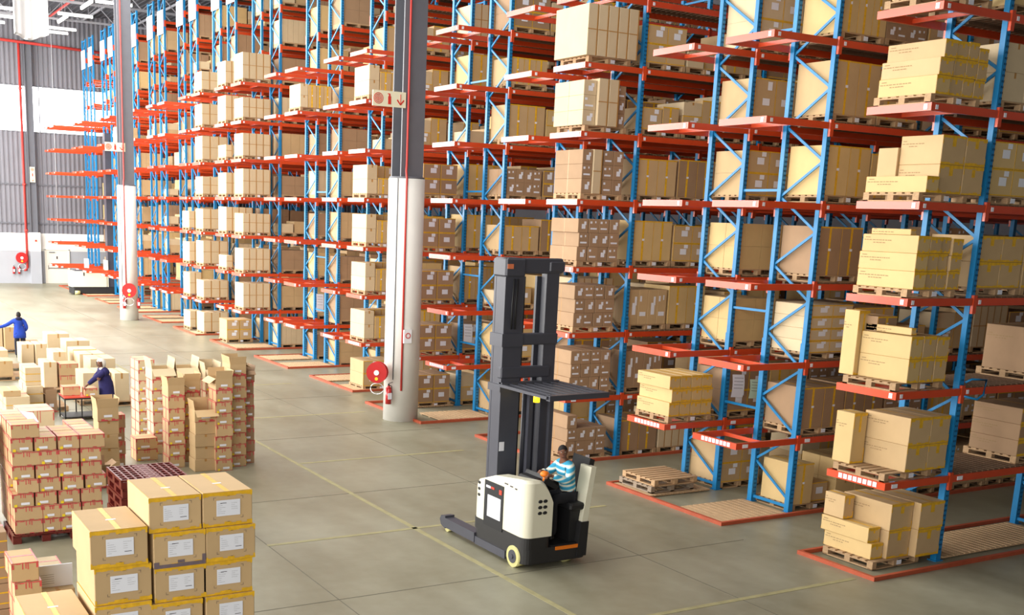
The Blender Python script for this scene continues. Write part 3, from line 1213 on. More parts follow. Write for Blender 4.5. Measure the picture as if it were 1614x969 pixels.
def T_tall(R, W=1.2):
    h = R.uniform(0.85, 1.0)
    return [(i * W / 5, 0, 0, W / 5, 1.05, h, 'tall', BPALE) for i in range(5)]


def T_cream(R, W=1.2):
    h = R.uniform(0.42, 0.48)
    m = BYEL
    return [(i * W / 2, j * 0.5, k * h, W / 2, 0.5, h, 'lab1' if R.random() < 0.3 else 'plain', m) for k in range(2) for j in range(2) for i in range(2)]


def T_mix(R, W=1.2):
    h = R.uniform(0.38, 0.48)
    return [(0, 0, 0, W / 2, 1.0, h, 'lab1', BTAN), (W / 2, 0, 0, W / 2, 1.0, h * 2, 'vyel', BTAN), (0, 0, h, W / 2, 1.0, h * 0.8, 'plain', BPALE)]


def T_low(R, W=1.2):
    h = R.uniform(0.3, 0.4)
    return [(0, 0, 0, W * 0.45, 1.0, h, 'plain', BPALE), (W * 0.5, 0.05, 0, W * 0.4, 0.9, h * 1.3, 'lab1', BTAN)]


TEMPL = [T_big2, T_grid, T_small, T_tall, T_cream, T_mix, T_low, T_grid, T_big2]

STUFF = MB()          # far and deep cartons
SPAL = MB()           # far and deep pallets
SM = [BTAN, BBRN, BYEL, BPALE, PAPER, TAPEY, TAPEB, PRINT, TAPER, STICK]
MI = {m.name: i for i, m in enumerate(SM)}


def stuff_load(boxes, X, Y, Z, near):
    for n, (x, y, z, w, d, h, st, m) in enumerate(boxes):
        x0, y0, z0 = X + x, Y + y, Z + 0.145 + z
        g = 0.004
        STUFF.box(x0 + g, y0 + g, z0, x0 + w - g, y0 + d - g, z0 + h - 0.003, MI[m.name])
        if near and st in ('vyel', 'lab1', 'lab2', 'tall'):
            for nmm, bb, mm in tape_label(w, d, h, st, n):
                STUFF.add([(a + x0, c + y0, e + z0) for a, c, e in bb.v], bb.f, MI[mm.name])
    if near:
        pallet_mb(b=SPAL, ox=X, oy=Y, oz=Z)
    else:
        SPAL.box(X, Y, Z + 0.1, X + 1.2, Y + 1.1, Z + 0.145)
        for q in (0, 0.55, 1.1):
            SPAL.box(X + q, Y, Z, X + q + 0.1, Y + 1.1, Z + 0.1)


VERT = {1: ['only'], 2: ['bottom', 'top'], 3: ['bottom', 'middle', 'top'], 4: ['bottom', 'second', 'third', 'top'], 5: ['bottom', 'second', 'third', 'fourth', 'top']}
SHELF = ['floor level', 'first shelf', 'second shelf', 'third shelf', 'fourth shelf', 'fifth shelf', 'sixth shelf', 'seventh shelf', 'eighth shelf', 'ninth shelf']
LOOK = {'long': 'long yellow-taped', 'longp': 'long yellow-taped', 'vyel': 'large striped-tape', 'lab1': 'labelled', 'lab2': 'small labelled',
        'tall': 'tall narrow', 'plain': 'plain', 'red': 'red-taped', 'strap': 'strapped'}


def ind_load(boxes, X, Y, Z, where, shelf, grp, pal=True):
    """cartons as individual things; where: '... of the second rack' """
    xs = sorted(set(round(b_[0], 1) for b_ in boxes))
    ys = sorted(set(round(b_[1], 1) for b_ in boxes))
    seen = {}
    for n, (x, y, z, w, d, h, st, m) in enumerate(boxes):
        below = sorted(set(round(b_[2], 2) for b_ in boxes if abs(b_[0] - x) < 0.12 and abs(b_[1] - y) < 0.12))
        k = below.index(round(z, 2))
        vr = VERT[min(5, len(below))][min(k, 4)]
        i = xs.index(round(x, 1))
        hor = 'leftmost' if i == 0 else ('rightmost' if i == len(xs) - 1 else ['', 'second left', 'third left', 'fourth left', 'fifth left', 'sixth left', 'seventh left', 'eighth left'][i])
        if len(xs) == 1:
            hor = 'front'
        back = '' if len(ys) == 1 or ys.index(round(y, 1)) == 0 else ' behind'
        lab = f"{LOOK[st]} carton, {vr} {hor}{back}, {SHELF[shelf]}, {where}"
        c = seen.get(lab, 0)
        seen[lab] = c + 1
        if c:
            lab = lab.replace(' carton', ' carton half hidden' if c == 1 else ' carton wedged in')
        carton(X + x, Y + y, Z + (0.145 if pal else 0) + z, w, d, h, st, m, lab, grp, n)
    if pal:
        pallet(X, Y, Z, f'timber pallet under cartons, {SHELF[shelf]}, {where}', 'pallets on the rack shelves')


def LZ(l):
    return 0.0 if l == 0 else LEV[l - 1]


# ---- nearest rack, shelf ends, measured from the photograph
A_END = {
    0: [(0.07, 0.12, 0, .3, 1.05, .28, 'long', BYEL), (0.05, 0.2, .28, .3, 1.05, .27, 'long', BYEL), (0.08, 0.8, .56, .25, .45, .42, 'longp', BTAN),
        (0.38, 0.04, 0, .57, 1.05, .5, 'long', BTAN), (0.38, 0.04, .5, .57, 1.05, .48, 'long', BTAN),
        (0.96, -.1, 0, .62, 1.1, .5, 'long', BTAN), (0.96, -.1, .5, .64, 1.1, .48, 'long', BTAN)],
    1: [(0.08, 0.82, 0, .34, .4, .9, 'longp', BYEL), (0.45, -0.04, 0, .55, .95, .46, 'long', BTAN), (0.45, -0.04, .46, .55, .95, .48, 'long', BTAN),
        (1.0, -0.04, 0, .5, .95, .46, 'long', BTAN), (1.0, -0.04, .46, .5, .95, .48, 'long', BTAN)],
    2: [(0.1, 0.98, 0, .27, .32, 1.12, 'longp', BYEL), (0.2, -0.05, 0, .3, 1.02, .4, 'long', BYEL), (0.2, -0.05, .4, .3, 1.02, .38, 'long', BYEL),
        (0.52, -0.05, 0, .32, 1.0, .4, 'long', BTAN), (0.52, -0.05, .4, .32, 1.0, .38, 'long', BTAN),
        (0.86, -0.05, 0, .32, 1.0, .4, 'long', BTAN), (0.86, -0.05, .4, .32, 1.0, .36, 'long', BTAN),
        (0.3, 0.05, .79, .13, .95, .12, 'longp', BYEL), (0.3, 0.75, .78, .5, .5, .26, 'vyel', BBRN)],
    3: [(0.08, -0.04, 0, .3, 1.15, .29, 'long', BYEL), (0.1, -0.02, .29, .3, 1.15, .29, 'long', BYEL), (0.13, 0.0, .58, .3, 1.12, .29, 'long', BYEL),
        (0.41, 0.0, 0, .27, 1.05, .29, 'long', BTAN), (0.41, 0, .29, .27, 1.05, .3, 'long', BTAN), (0.44, 0, .59, .28, 1.05, .27, 'long', BTAN),
        (0.69, 0.0, 0, .25, 1.05, .29, 'long', BTAN), (0.69, 0.02, .29, .25, 1.05, .3, 'long', BTAN), (0.73, 0.02, .59, .24, 1.05, .27, 'long', BTAN),
        (0.95, -0.02, 0, .3, 1.05, .3, 'long', BTAN), (0.97, -0.02, .3, .28, 1.05, .26, 'long', BTAN), (0.98, -0.02, .56, .27, 1.05, .28, 'long', BTAN),
        (0.3, 0.3, .87, .14, .8, .1, 'longp', BYEL)],
    4: [(0.0, -0.12, 0, .3, 1.2, .26, 'long', BYEL), (0.31, 0.75, 0, .3, .4, .74, 'plain', BTAN),
        (0.36, -0.05, 0, .58, .8, .46, 'long', BTAN), (0.36, -0.05, .46, .58, .8, .46, 'long', BTAN),
        (0.96, -0.05, 0, .52, .95, .46, 'long', BTAN), (0.96, -0.05, .46, .52, .95, .45, 'long', BTAN)],
    5: [(0.07, -0.02, 0, .33, 1.12, .29, 'long', BYEL), (0.1, -0.02, .29, .34, 1.12, .27, 'long', BTAN), (0.18, -0.02, .56, .3, 1.1, .28, 'long', BTAN),
        (0.42, 0, 0, .3, 1.05, .29, 'long', BTAN), (0.48, 0, .29, .28, 1.05, .28, 'long', BTAN), (0.5, 0, .57, .28, 1.05, .27, 'long', BTAN),
        (0.73, 0, 0, .27, 1.05, .29, 'long', BTAN), (0.77, 0, .29, .28, 1.05, .28, 'long', BTAN), (0.79, 0, .57, .25, 1.05, .28, 'long', BTAN),
        (1.02, 0, 0, .26, 1.05, .28, 'long', BTAN), (1.06, 0, .28, .24, 1.05, .28, 'long', BTAN), (1.05, 0, .56, .24, 1.05, .22, 'long', BTAN)],
    6: [(0.1, 0, 0, .5, 1.05, .4, 'long', BTAN), (0.62, 0, 0, .5, 1.05, .4, 'long', BTAN)],
}
for l, bx in A_END.items():
    ind_load(bx, 0.0 if l else 0.02, 0.02 if l else 0.06, LZ(l) + (0.0 if l else 0.012), 'near end of nearest rack', l, 'cartons on the end of the nearest rack')

# third rack: low boxes over the two empty pallets
bx = []
for k, (h, off) in enumerate(((.3, 0.0), (.29, 0.05), (.28, -0.03))):
    for i in range(4):
        bx.append((0.0 + off + i * .3 - (0.04 if k == 1 and i else 0), 0.0, sum((.3, .29, .28)[:k]), .29, 1.08, h, 'long', BYEL))
ind_load(bx, 0.1, 5.67, LZ(1), 'end of third rack', 1, 'long cartons stacked above the empty pallets')
pallet(-0.18, 5.72, 0.062, 'greyish empty timber pallet lying under another one beside the forklift aisle', None, PALGREY, False)
pallet(-0.13, 5.68, 0.209, 'empty timber pallet, upper one of the stacked pair on the floor', None, None, False)

# fourth rack (small labelled cartons beside the forklift mast)
for l in range(0, 7):
    R = rr(40 + l)
    if l <= 3:
        hs = [.33, .32, .32]
        bx = [(i * .3 + R.uniform(-.015, .015) + (0.02 if k % 2 else 0), 0, k * .325, .295, 1.1, .325, 'lab2', BBRN) for k in range(3) for i in range(4)]
        if l == 0:
            bx = [q for n, q in enumerate(bx) if n not in (9, 10, 11)][:9]
    elif l == 4:
        bx = [(i * .3, 0, k * .33, .295, 1.1, .33, 'lab2', BBRN) for k in range(3) for i in (0, 2, 3)] + [(.3, -0.03, 0, .26, 1.1, 1.0, 'tall', BPALE)]
    elif l == 5:
        bx = [(-.08, 0, k * .33, .36, 1.15, .33, 'lab2', BPALE) for k in range(3)] + [(.29 + i * .3, -0.08, 0, .29, 1.15, 1.04, 'tall', BPALE) for i in range(2)] + \
             [(.9, 0.02, k * .31, .25, 1.1, .31, 'lab2', BBRN) for k in range(3)]
    else:
        bx = [(-.14 + i * .29, -0.1, 0, .285, 1.28, 1.1, 'tall', BPALE) for i in range(5)]
    ind_load(bx, 0.08, 9.27, LZ(l) + (0.012 if l == 0 else 0), 'end of fourth rack', l, 'cartons on the end of the fourth rack')

# sixth rack rear: four labelled cartons per shelf behind the white column
for l in range(0, 5):
    h = .43 if l != 1 else .4
    bx = [(i * .58, 0, k * h, .57, 1.05, h, 'lab1', BBRN) for k in range(2) for i in range(2)]
    ind_load(bx, 0.2, 17.22, LZ(l), 'end of seventh rack', l, 'labelled cartons right of the middle column')

# eighth rack end
for l in (0, 1, 2, 3, 4, 6):
    R = rr(80 + l)
    h = .42
    if l == 0:
        bx = [(i * .58, 0, k * h, .57, 1.05, h, 'lab1', BTAN) for k in range(2) for i in range(2)]
    else:
        bx = [(0, 0, k * .45, .36, 1.1, .45, 'plain', BPALE) for k in range(2)] + \
             [(.38 + i * .4, -0.03, 0, .39, .6, .72 if l != 4 else .5, 'vyel', BTAN) for i in range(2)] + [(.38 + i * .27, .6, .0, .26, .5, .9, 'lab1', BTAN) for i in range(3)]
    ind_load(bx, 0.08, 20.78, LZ(l), 'end of eighth rack', l, 'cartons left of the middle column')
# tenth rack: one load high up
ind_load([(0, 0, k * .4, .3, 1.05, .4, 'plain', BPALE) for k in range(2)] + [(.31 + i * .3, -0.02, 0, .3, 1.05, .78, 'vyel', BTAN) for i in range(3)],
         0.08, 26.47, LZ(6), 'end of tenth rack', 6, 'cartons on the end of the tenth rack')
# twelfth to fourteenth racks: slim cartons on every shelf end
for nm, lv in (('G', (1, 2, 3, 4, 5, 6, 7)), ('Gr', (0, 2, 3, 4, 5, 6, 7)), ('H', (0, 1, 2, 3, 4, 5, 6, 7)), ('Hr', (0, 1, 2, 3))):
    y0, nl, nb, xo, ri = RINFO[nm]
    for l in lv:
        hh = 1.0 - 0.12 * ((l * 7 + ri) % 3)
        if nm == 'Gr' and l == 0:
            bx = [(i * .58, 0, k * .43, .57, 1.05, .43, 'lab1', BTAN) for k in range(2) for i in range(2)]
        elif nm == 'Gr' and l in (2, 5):
            bx = [(0, 0, 0, .3, 1.05, .5, 'tall', BPALE)]
        else:
            n = 4 if nm != 'H' else 3
            bx = [(i * 1.2 / n, 0, 0, 1.2 / n, 1.08, hh, 'tall', BPALE) for i in range(n)]
        if nm == 'Hr':
            bx = bx[:2]
        ind_load(bx, 0.06, y0 + 0.02, LZ(l), 'end of ' + ORD[ri] + ' rack', l, 'pale slim cartons on the far rack ends')

# ---- bays
def O_big(m, n, h, W=1.18, st='vyel'):
    return [(i * W / n, 0, 0, W / n, 1.0, h, st, m) for i in range(n)]


def O_grid(m, nx, nz, h, st='lab1', W=1.18, ny=1):
    return [(i * W / nx, j * 1.0 / ny, k * h, W / nx, 1.0 / ny, h, st, m) for k in range(nz) for j in range(ny) for i in range(nx)]


OVR = {
    ('A', 0, 3): O_grid(BTAN, 2, 2, .44, 'long'), ('A', 0, 4): O_grid(BYEL, 2, 2, .44, 'lab1'), ('A', 0, 5): O_grid(BPALE, 2, 2, .46, 'plain'),
    ('A', 1, 1): [], ('A', 1, 2): [], ('A', 2, 1): [], ('A', 2, 2): [], ('A', 1, 3): O_grid(BTAN, 2, 2, .44, 'long'), ('A', 0, 2): [], ('A', 0, 1): [],
    ('B', 0, 0): [(0, 0, 0, .55, .9, .86, 'vyel', BYEL), (.62, .1, 0, .5, .8, .4, 'lab1', BTAN)], ('B', 0, 1): O_big(BBRN, 2, .84, 1.22), ('B', 1, 1): O_big(BBRN, 2, .86),
    ('B', 0, 2): O_grid(BPALE, 2, 4, .24, 'lab1'), ('B', 0, 3): O_big(BBRN, 2, .95, 1.22), ('B', 0, 4): O_big(BYEL, 2, .95, 1.2), ('B', 0, 5): O_big(BTAN, 2, 1.0, 1.22), ('B', 0, 6): O_big(BYEL, 3, 1.0, 1.22),
    ('Br', 0, 0): O_grid(BTAN, 2, 2, .44, 'lab1'), ('Br', 0, 1): O_grid(BBRN, 2, 2, .46, 'lab1'), ('Br', 0, 2): O_grid(BYEL, 2, 2, .46, 'plain', ny=2), ('Br', 0, 3): O_grid(BYEL, 2, 2, .48, 'plain', ny=2),
    ('Br', 0, 4): O_grid(BTAN, 2, 2, .46, 'lab1'), ('Br', 0, 5): O_big(BTAN, 2, .85, st='lab1'), ('Br', 0, 6): O_grid(BPALE, 2, 2, .5, 'lab1'),
    ('C', 0, 0): O_big(BBRN, 2, .78), ('C', 0, 1): O_grid(BBRN, 4, 1, .9, 'lab2'), ('C', 0, 2): O_grid(BTAN, 4, 1, .85, 'lab2'), ('C', 0, 3): O_big(BYEL, 2, .95), ('C', 0, 4): O_big(BTAN, 2, .85),
    ('C', 0, 5): [(0, 0, 0, .6, 1.0, .5, 'lab1', BTAN), (.62, 0, 0, .5, 1.0, .55, 'vyel', BTAN)], ('C', 0, 6): O_grid(BTAN, 2, 2, .42, 'lab1'),
    ('D', 0, 3): O_big(BTAN, 2, .7), ('D', 0, 4): O_grid(BBRN, 4, 2, .36, 'lab2'), ('D', 0, 5): O_big(BTAN, 2, .95), ('D', 0, 6): O_big(BTAN, 3, .7), ('D', 0, 7): O_grid(BBRN, 2, 2, .42, 'lab1'),
    ('D', 1, 4): O_grid(BBRN, 3, 2, .36, 'lab1'),
}
IND_BAY = {('A', 0): 'first bay of nearest rack', ('B', 0): 'first bay of second rack', ('C', 0): 'first bay of fourth rack'}
POS = ['left', 'middle', 'right']
ind_load(O_grid(BBRN, 1, 3, .3, 'long'), 3.62, 0.05, LZ(1) + .026, 'right edge of nearest rack', 1, 'cartons inside the rack bays')
ind_load(O_big(BBRN, 2, .82, st='longp'), 3.68, 0.05, LZ(2) + .026, 'right edge of nearest rack', 2, 'cartons inside the rack bays')
_ra = bpy.data.objects['pallet_rack']
MB().tube([(1.72, -.04, 3.24), (1.8, -.1, 3.3), (2.15, -.14, 3.28), (2.12, -.14, 3.02), (1.98, -.12, 2.94), (1.72, -.04, 3.0)], .02, 8).build('bent_guard_bar', BLUE, _ra)
for nm, y0, nl, nb, xo in ROWS:
    ri = RINFO[nm][4]
    ov = OV - xo
    for k in range(nb):
        for s in range(3):
            X = ov + PW + 0.03 + k * BAY + s * 1.245
            for l in range(0, nl):
                R = rr(ri * 977 + k * 131 + s * 17 + l * 7 + 3)
                dens = 0.88 if ri < 13 else 0.6
                if nm == 'A' and l == 0:
                    continue
                if nm in ('Br', 'C', 'D') and l == 0:
                    dens = 0.75
                ov_ = OVR.get((nm, s, l)) if k == 0 else None
                if ov_ is None and R.random() > dens:
                    continue
                if ov_ == []:
                    continue
                T = R.choice(TEMPL)
                if nm == 'A' and k == 0:
                    T = R.choice([T_big2, T_cream, T_grid])
                bx = T(R, 1.18) if ov_ is None else ov_
                Z = LZ(l) + (0.026 if l else 0.0)
                if (nm, k) in IND_BAY and l <= 6 and (s < 2 or nm != 'C') and NBOX[0] < 640 and len(bx) <= 8:
                    ind_load(bx, X, y0 + 0.03, Z, POS[s] + ' of ' + IND_BAY[(nm, k)], l, 'cartons inside the rack bays')
                else:
                    stuff_load(bx, X, y0 + 0.03, Z, ri < 9)
# far rack ends carry a few loads as well
for nm in ('Fr', 'Er', 'I', 'Ir', 'J', 'Jr', 'K', 'Kr', 'L', 'Lr', 'M', 'Mr', 'Gr', 'Hr'):
    y0, nl, nb, xo, ri = RINFO[nm]
    for l in range(1, 8):
        R = rr(ri * 55 + l)
        if l >= 4 and nm not in ('M', 'Mr') and R.random() < (0.12 if l < 7 else 0.3) and nm not in ('Fr', 'Er', 'Gr', 'Hr', 'I'):
            stuff_load(R.choice([T_grid, T_tall, T_big2])(R, 1.18), 0.4 + xo, y0 + 0.03, LZ(l), False)
tag(STUFF.build('stacked_cartons', SM), 'the many other cartons stacked deep and far along the rack shelves', 'cartons', None, 'stuff')
tag(SPAL.build('shelf_pallets', WOOD), 'timber pallets under the cartons deep and far along the rack shelves', 'pallets', None, 'stuff')
# paper sheets hung on the racks
def sheet(x, y, z, w, h, m, label, lean=0.05):
    b = MB()
    n = 6
    vs = []
    for i in range(n + 1):
        t = i / n
        yy = -0.03 * math.sin(t * 3.0)
        vs += [(0, yy, -h * t), (w, yy - 0.01, -h * t - lean * w)]
    b.add(vs, [(2 * i, 2 * i + 2, 2 * i + 3, 2 * i + 1) for i in range(n)], 0, True)
    b.add([(a, c + 0.004, e) for a, c, e in vs], [(2 * i, 2 * i + 1, 2 * i + 3, 2 * i + 2) for i in range(n)], 0, True)
    o = tag(b.build('paper_sheet', m, None, (x, y, z)), label, 'paper')
    b = MB()
    for k in range(4):
        b.quad((0.03, -0.035, -h * (0.15 + 0.15 * k)), (w - 0.05, -0.045, -h * (0.15 + 0.15 * k) - lean * w), (w - 0.05, -0.045, -h * (0.15 + 0.15 * k) - lean * w + 0.008), (0.03, -0.035, -h * (0.15 + 0.15 * k) + 0.008))
    b.build('text_lines', INK, o)
    return o


sheet(1.72, 5.55, 2.6, 0.34, 0.5, PAPER, 'white paper sheet hanging between the second and third racks')
sheet(2.1, 5.4, 2.5, 0.24, 0.42, GREENP, 'pale green paper sheet hanging beside the white one between racks')
sheet(1.7, 17.1, 2.55, 0.3, 0.6, PAPER, 'white paper sheet hanging on a rack right of the middle column')
sheet(2.15, 16.9, 2.5, 0.24, 0.5, GREENP, 'pale green paper sheet hanging on a rack right of the middle column')
sheet(1.65, 28.5, 2.6, 0.3, 0.7, PAPER, 'white paper sheet hanging on a rack left of the middle column')
sheet(2.2, 28.4, 2.5, 0.2, 0.6, PAPER, 'narrow white paper hanging beside a larger sheet, left of the middle column')
sheet(1.6, 45.5, 2.5, 0.35, 0.8, PAPER, 'white paper sheet on the rack right behind the far left column')
sheet(-0.2, 62.5, 2.3, 0.3, 0.6, PAPER, 'white paper sheet on the rack beside the parked truck')


# ------------------------------------------------------------------ floor stacks in front
def fg(col, x, w, z0, hs, dx):
    n = len(hs)
    z = z0
    for i, h in enumerate(hs):
        nm_ = ['bottom', 'second from bottom', 'third up', 'third from top', 'second from top', 'top'][i] if n == 6 else \
              (['bottom', 'second up', 'middle', 'second from top', 'top'][i] if n == 5 else ['bottom', 'middle', 'top'][i])
        c = carton(x + dx[i], -0.42 + (0.02 if i % 2 else 0), z, w, 0.95, h, 'fg', BTAN,
                   f'yellow-taped shipping carton with white label, {nm_} of the {col} front stack', 'shipping cartons in the front stack', i + (0 if col == 'middle' else 1))
        if col == 'middle' and i == 4:
            b = MB()
            b.quad((0.0, -0.004, 0.0), (w - 0.01, -0.004, 0.0), (w - 0.01, -0.004, 0.045), (0.0, -0.004, 0.04))
            b.quad((0.0, -0.004, 0.04), (0.06, -0.004, 0.04), (0.06, -0.004, 0.075), (0.0, -0.004, 0.075))
            b.quad((w - 0.05, -0.004, 0.045), (w - 0.008, -0.004, 0.045), (w - 0.008, -0.004, 0.12), (w - 0.05, -0.004, 0.12))
            b.quad((w * .45, -0.004, 0.045), (w * .58, -0.004, 0.045), (w * .58, -0.004, 0.08), (w * .45, -0.004, 0.08))
            b.build('grey_tape', TAPEG, c)
        z += h


fg('middle', -12.575, 0.6, 0.145, [.41] * 5 + [.405], [0.04, 0.02, 0.0, 0.05, 0.04, 0.0])
fg('right', -11.965, 0.59, 0.145, [.41] * 5 + [.405], [0.03, 0.0, 0.02, 0.0, 0.03, 0.0])
fg('second left', -13.22, 0.63, 0.145, [.43] * 5, [0.03, 0.0, 0.03, 0.04, 0.0])
fg('far left', -13.88, 0.64, 0.145, [.405] * 3, [0.0, 0.02, 0.0])
pallet(-12.6, -0.42, 0, 'timber pallet under the right half of the yellow-taped front stack', None, None, False)
pallet(-13.85, -0.42, 0, 'timber pallet under the left half of the yellow-taped front stack', None, None, False)

# small red taped cartons at the lower left edge
for i in range(5):
    carton(-13.70 + (0.0 if i == 4 else 0.03), 1.95, i * 0.26, .33, .6, .255, 'red', BTAN,
           'small red-taped carton in the short stack at the lower left, ' + ['bottom', 'second up', 'middle', 'second from top', 'top'][i], 'short stack at the lower left', 3)
for i in range(4):
    carton(-13.28, 2.62, i * 0.25, .32, .45, .245, 'red', BPALE,
           'red-taped carton behind the leaning white paper at lower left, ' + ['bottom', 'second', 'third', 'top'][i], 'second short stack at lower left', i)
b = MB().box(0, 0, 0, .44, .02, .3)
o = tag(b.build('delivery_sheet', PAPER, None, (-13.3, 2.5, 0.74)), 'white folded delivery paper propped on a small carton at lower left', 'paper')
b = MB()
for k in range(5):
    b.quad((.03, -.002, .05 + k * .03), (.2, -.002, .05 + k * .03), (.2, -.002, .054 + k * .03), (.03, -.002, .054 + k * .03))
b.build('text_lines', INK, o)
carton(-13.3, 2.35, 0, .44, .2, .74, 'plain', BTAN, 'narrow upright carton carrying the white paper at lower left', None, 1)
for i in range(4):
    carton(-14.02, 2.95 if i else 2.93, i * 0.36, .42, .7, .355, 'strap', BBRN,
           'yellow-strapped carton cut off by the left picture edge, ' + ['bottom', 'second', 'third', 'top'][i], 'strapped stack at the left edge', i)


# red plastic pallets
def plastic_pallet_mesh():
    b = MB()
    w, d, h = 1.1, 1.05, 0.15
    nx, ny = 9, 7
    for i in range(nx + 1):
        x = i * (w - 0.03) / nx
        b.box(x, 0, h - 0.04, x + 0.03, d, h)
    for j in range(ny + 1):
        y = j * (d - 0.03) / ny
        b.box(0, y, h - 0.035, w, y + 0.03, h - 0.001)
    b.box(0.42, 0, h - 0.03, 0.68, d, h - 0.006)
    for x in (0, w / 2 - 0.07, w - 0.14):
        for y in (0, d / 2 - 0.07, d - 0.14):
            b.box(x, y, 0.02, x + 0.14, y + 0.14, h - 0.041)
        b.box(x, 0, 0, x + 0.14, d, 0.019)
    return b.mesh('plastic_pallet', REDPL)


PPAL = plastic_pallet_mesh()
VN = ['bottom', 'second', 'third', 'fourth', 'fifth', 'sixth', 'seventh', 'eighth', 'top']
for i in range(9):
    tag(obj('plastic_pallet', PPAL, None, (-11.5 + (0.02 if i % 2 else 0), 5.45, 0.155 * i)),
        'dark red grid-topped plastic pallet in the empty stack, ' + VN[i] + (' one' if i in (0, 8) else ' from bottom'), 'pallet', 'stack of dark red plastic pallets')
tag(obj('plastic_pallet', PPAL, None, (-12.95, 7.15, 0)), 'dark red plastic pallet under the left of the red-taped carton pile', 'pallet')
tag(obj('plastic_pallet', PPAL, None, (-11.8, 7.2, 0)), 'dark red plastic pallet under the right of the red-taped carton pile', 'pallet')

# big pile of red taped cartons
HN = ['leftmost', 'second left', 'second right', 'rightmost']
LN = ['bottom', 'second', 'third', 'fourth', 'fifth', 'sixth', 'seventh', 'top']
R = rr(5)
for k in range(8):
    for i in range(4):
        if k == 7 and i > 0:
            continue
        wide = (k in (0, 1) and i == 0) or (k == 5 and i == 0) or (k == 7) or (k == 6 and i == 3)
        x = -12.9 + i * .375 + R.uniform(-0.01, 0.01) + (0.06 if k in (3,) else 0) - (0.02 * (k == 2))
        ww = .36 + (.1 if wide and i == 0 else 0)
        if i == 1 and k in (0, 1, 5):
            x += 0.08
            ww = .3
        if k == 6 and i == 3:
            ww = .43
        carton(x, 7.2 + R.uniform(-.01, .01), .152 + k * .24, ww, .5, .238, 'red', BTAN, f'red-taped carton in the big left pile front, {LN[k]} layer, {HN[i]}',
               'red-taped cartons in the big left pile', k * 3 + i if not wide else 3)
        for j in (1, 2):
            if i == 0 or k >= 5 and not (i in (1, 2) and j == 2) or (i == 3 and k > 2):
                if k == 7 and i != 0:
                    continue
                carton(-12.9 + i * .375, 7.2 + j * .52, .152 + k * .24, .36, .5, .238, 'red', BTAN if (i + j) % 2 else BPALE,
                       f'red-taped carton of the big left pile, {LN[k]} layer, {HN[i]}, {["", "second", "third"][j]} row back', 'red-taped cartons in the big left pile', k + j)
# cartons further left of the pile
for j in range(3):
    for k in range(7):
        if k < 4 and j:
            continue
        carton(-13.55 + (j % 2) * .03, 8.0 + j * .8, .0 + k * .28, .5, .75, .275, 'red', BPALE,
               f'pale red-taped carton at the left picture edge, {LN[k]} layer, {["near", "middle", "far"][j]} stack', 'pale cartons at the left edge', j + k)
for i in range(5):
    carton(-12.55, 9.35, i * .333, .42, .5, .33, 'red', BTAN, 'red-taped carton in the stack behind the pile, under the crumpled paper, ' + LN[i] + ' one', None, 3)
b = MB()
b.add([(0, 0, 0), (.42, .05, .02), (.36, .3, .16), (.12, .34, .2)], [(0, 1, 2, 3), (3, 2, 1, 0)])
tag(b.build('crumpled_paper', PAPER, None, (-12.5, 9.36, 1.664)), 'crumpled white paper lying on a carton behind the red-taped pile', 'paper')


# open cartons
def open_carton(x, y, z, w, d, h, label, m=BTAN, group=None, up=(1, 1, 0, 1), seed=0, fl=None):
    """flaps: -X, +X, -Y, +Y (1 stands up, 0 folds outward)"""
    b = MB()
    t = 0.006
    b.box(0, 0, 0, w, d, t)
    b.box(0, 0, t, t, d, h); b.box(w - t, 0, t, w, d, h)
    b.box(t, 0, t, w - t, t, h); b.box(t, d - t, t, w - t, d, h)
    o = b.build('open_carton', m, None, (x, y, z))
    tag(o, label, 'carton', group)
    fl = fl or min(w, d) * 0.48
    def flap(p, q, out, a):
        p, q = Vector(p), Vector(q)
        e = Vector(out) * math.sin(a) * fl + Vector((0, 0, 1)) * math.cos(a) * fl
        n = Vector(out) * t * math.cos(a) + Vector((0, 0, -1)) * t * math.sin(a)
        v = [p, q, q + e, p + e, p - n, q - n, q + e - n, p + e - n]
        bb = MB().add(v, [(0, 1, 2, 3), (7, 6, 5, 4), (0, 4, 5, 1), (1, 5, 6, 2), (2, 6, 7, 3), (3, 7, 4, 0)])
        bb.build('flap', m, o)
    A = [0.15 if u == 1 else (2.2 if u == 0 else 1.0) for u in up]
    flap((0, 0, h), (0, d, h), (-1, 0, 0), A[0])
    flap((w, d, h), (w, 0, h), (1, 0, 0), A[1])
    flap((w, 0, h), (0, 0, h), (0, -1, 0), A[2])
    flap((0, d, h), (w, d, h), (0, 1, 0), A[3])
    b = MB()
    b.quad((w * .3, -.002, h * .3), (w * .7, -.002, h * .3), (w * .7, -.002, h * .48), (w * .3, -.002, h * .48))
    b.build('white_label', PAPER, o)
    b = MB()
    for i in range(6):
        b.quad((w * i / 6, -.0015, 0.002), (w * (i + 1) / 6, -.0015, 0.002), (w * (i + 1) / 6, -.0015, .012 + .02 * ((i * 5) % 3)), (w * i / 6, -.0015, .012 + .02 * ((i * 5) % 3)))
    b.build('red_tape', TAPER, o)
    return o


def stack(x, y, n, w, d, h, where, m=BTAN, top=None, sty='red', jit=0.015, seed=0, z0=0.0):
    R = rr(seed + 9)
    for k in range(n):
        carton(x + R.uniform(-jit, jit), y + R.uniform(-jit, jit), z0 + k * h, w, d, h, sty, m,
               f'red-taped carton of the {where} column, ' + (LN[k] if k < 8 else 'ninth') + ' from floor', 'tall columns of empty cartons in the middle left', k + seed)
    if top:
        open_carton(x, y, z0 + n * h, w, d, h * 0.95, f'open carton with raised flaps on top of the {where} column', m, 'open cartons on the tall columns', top)


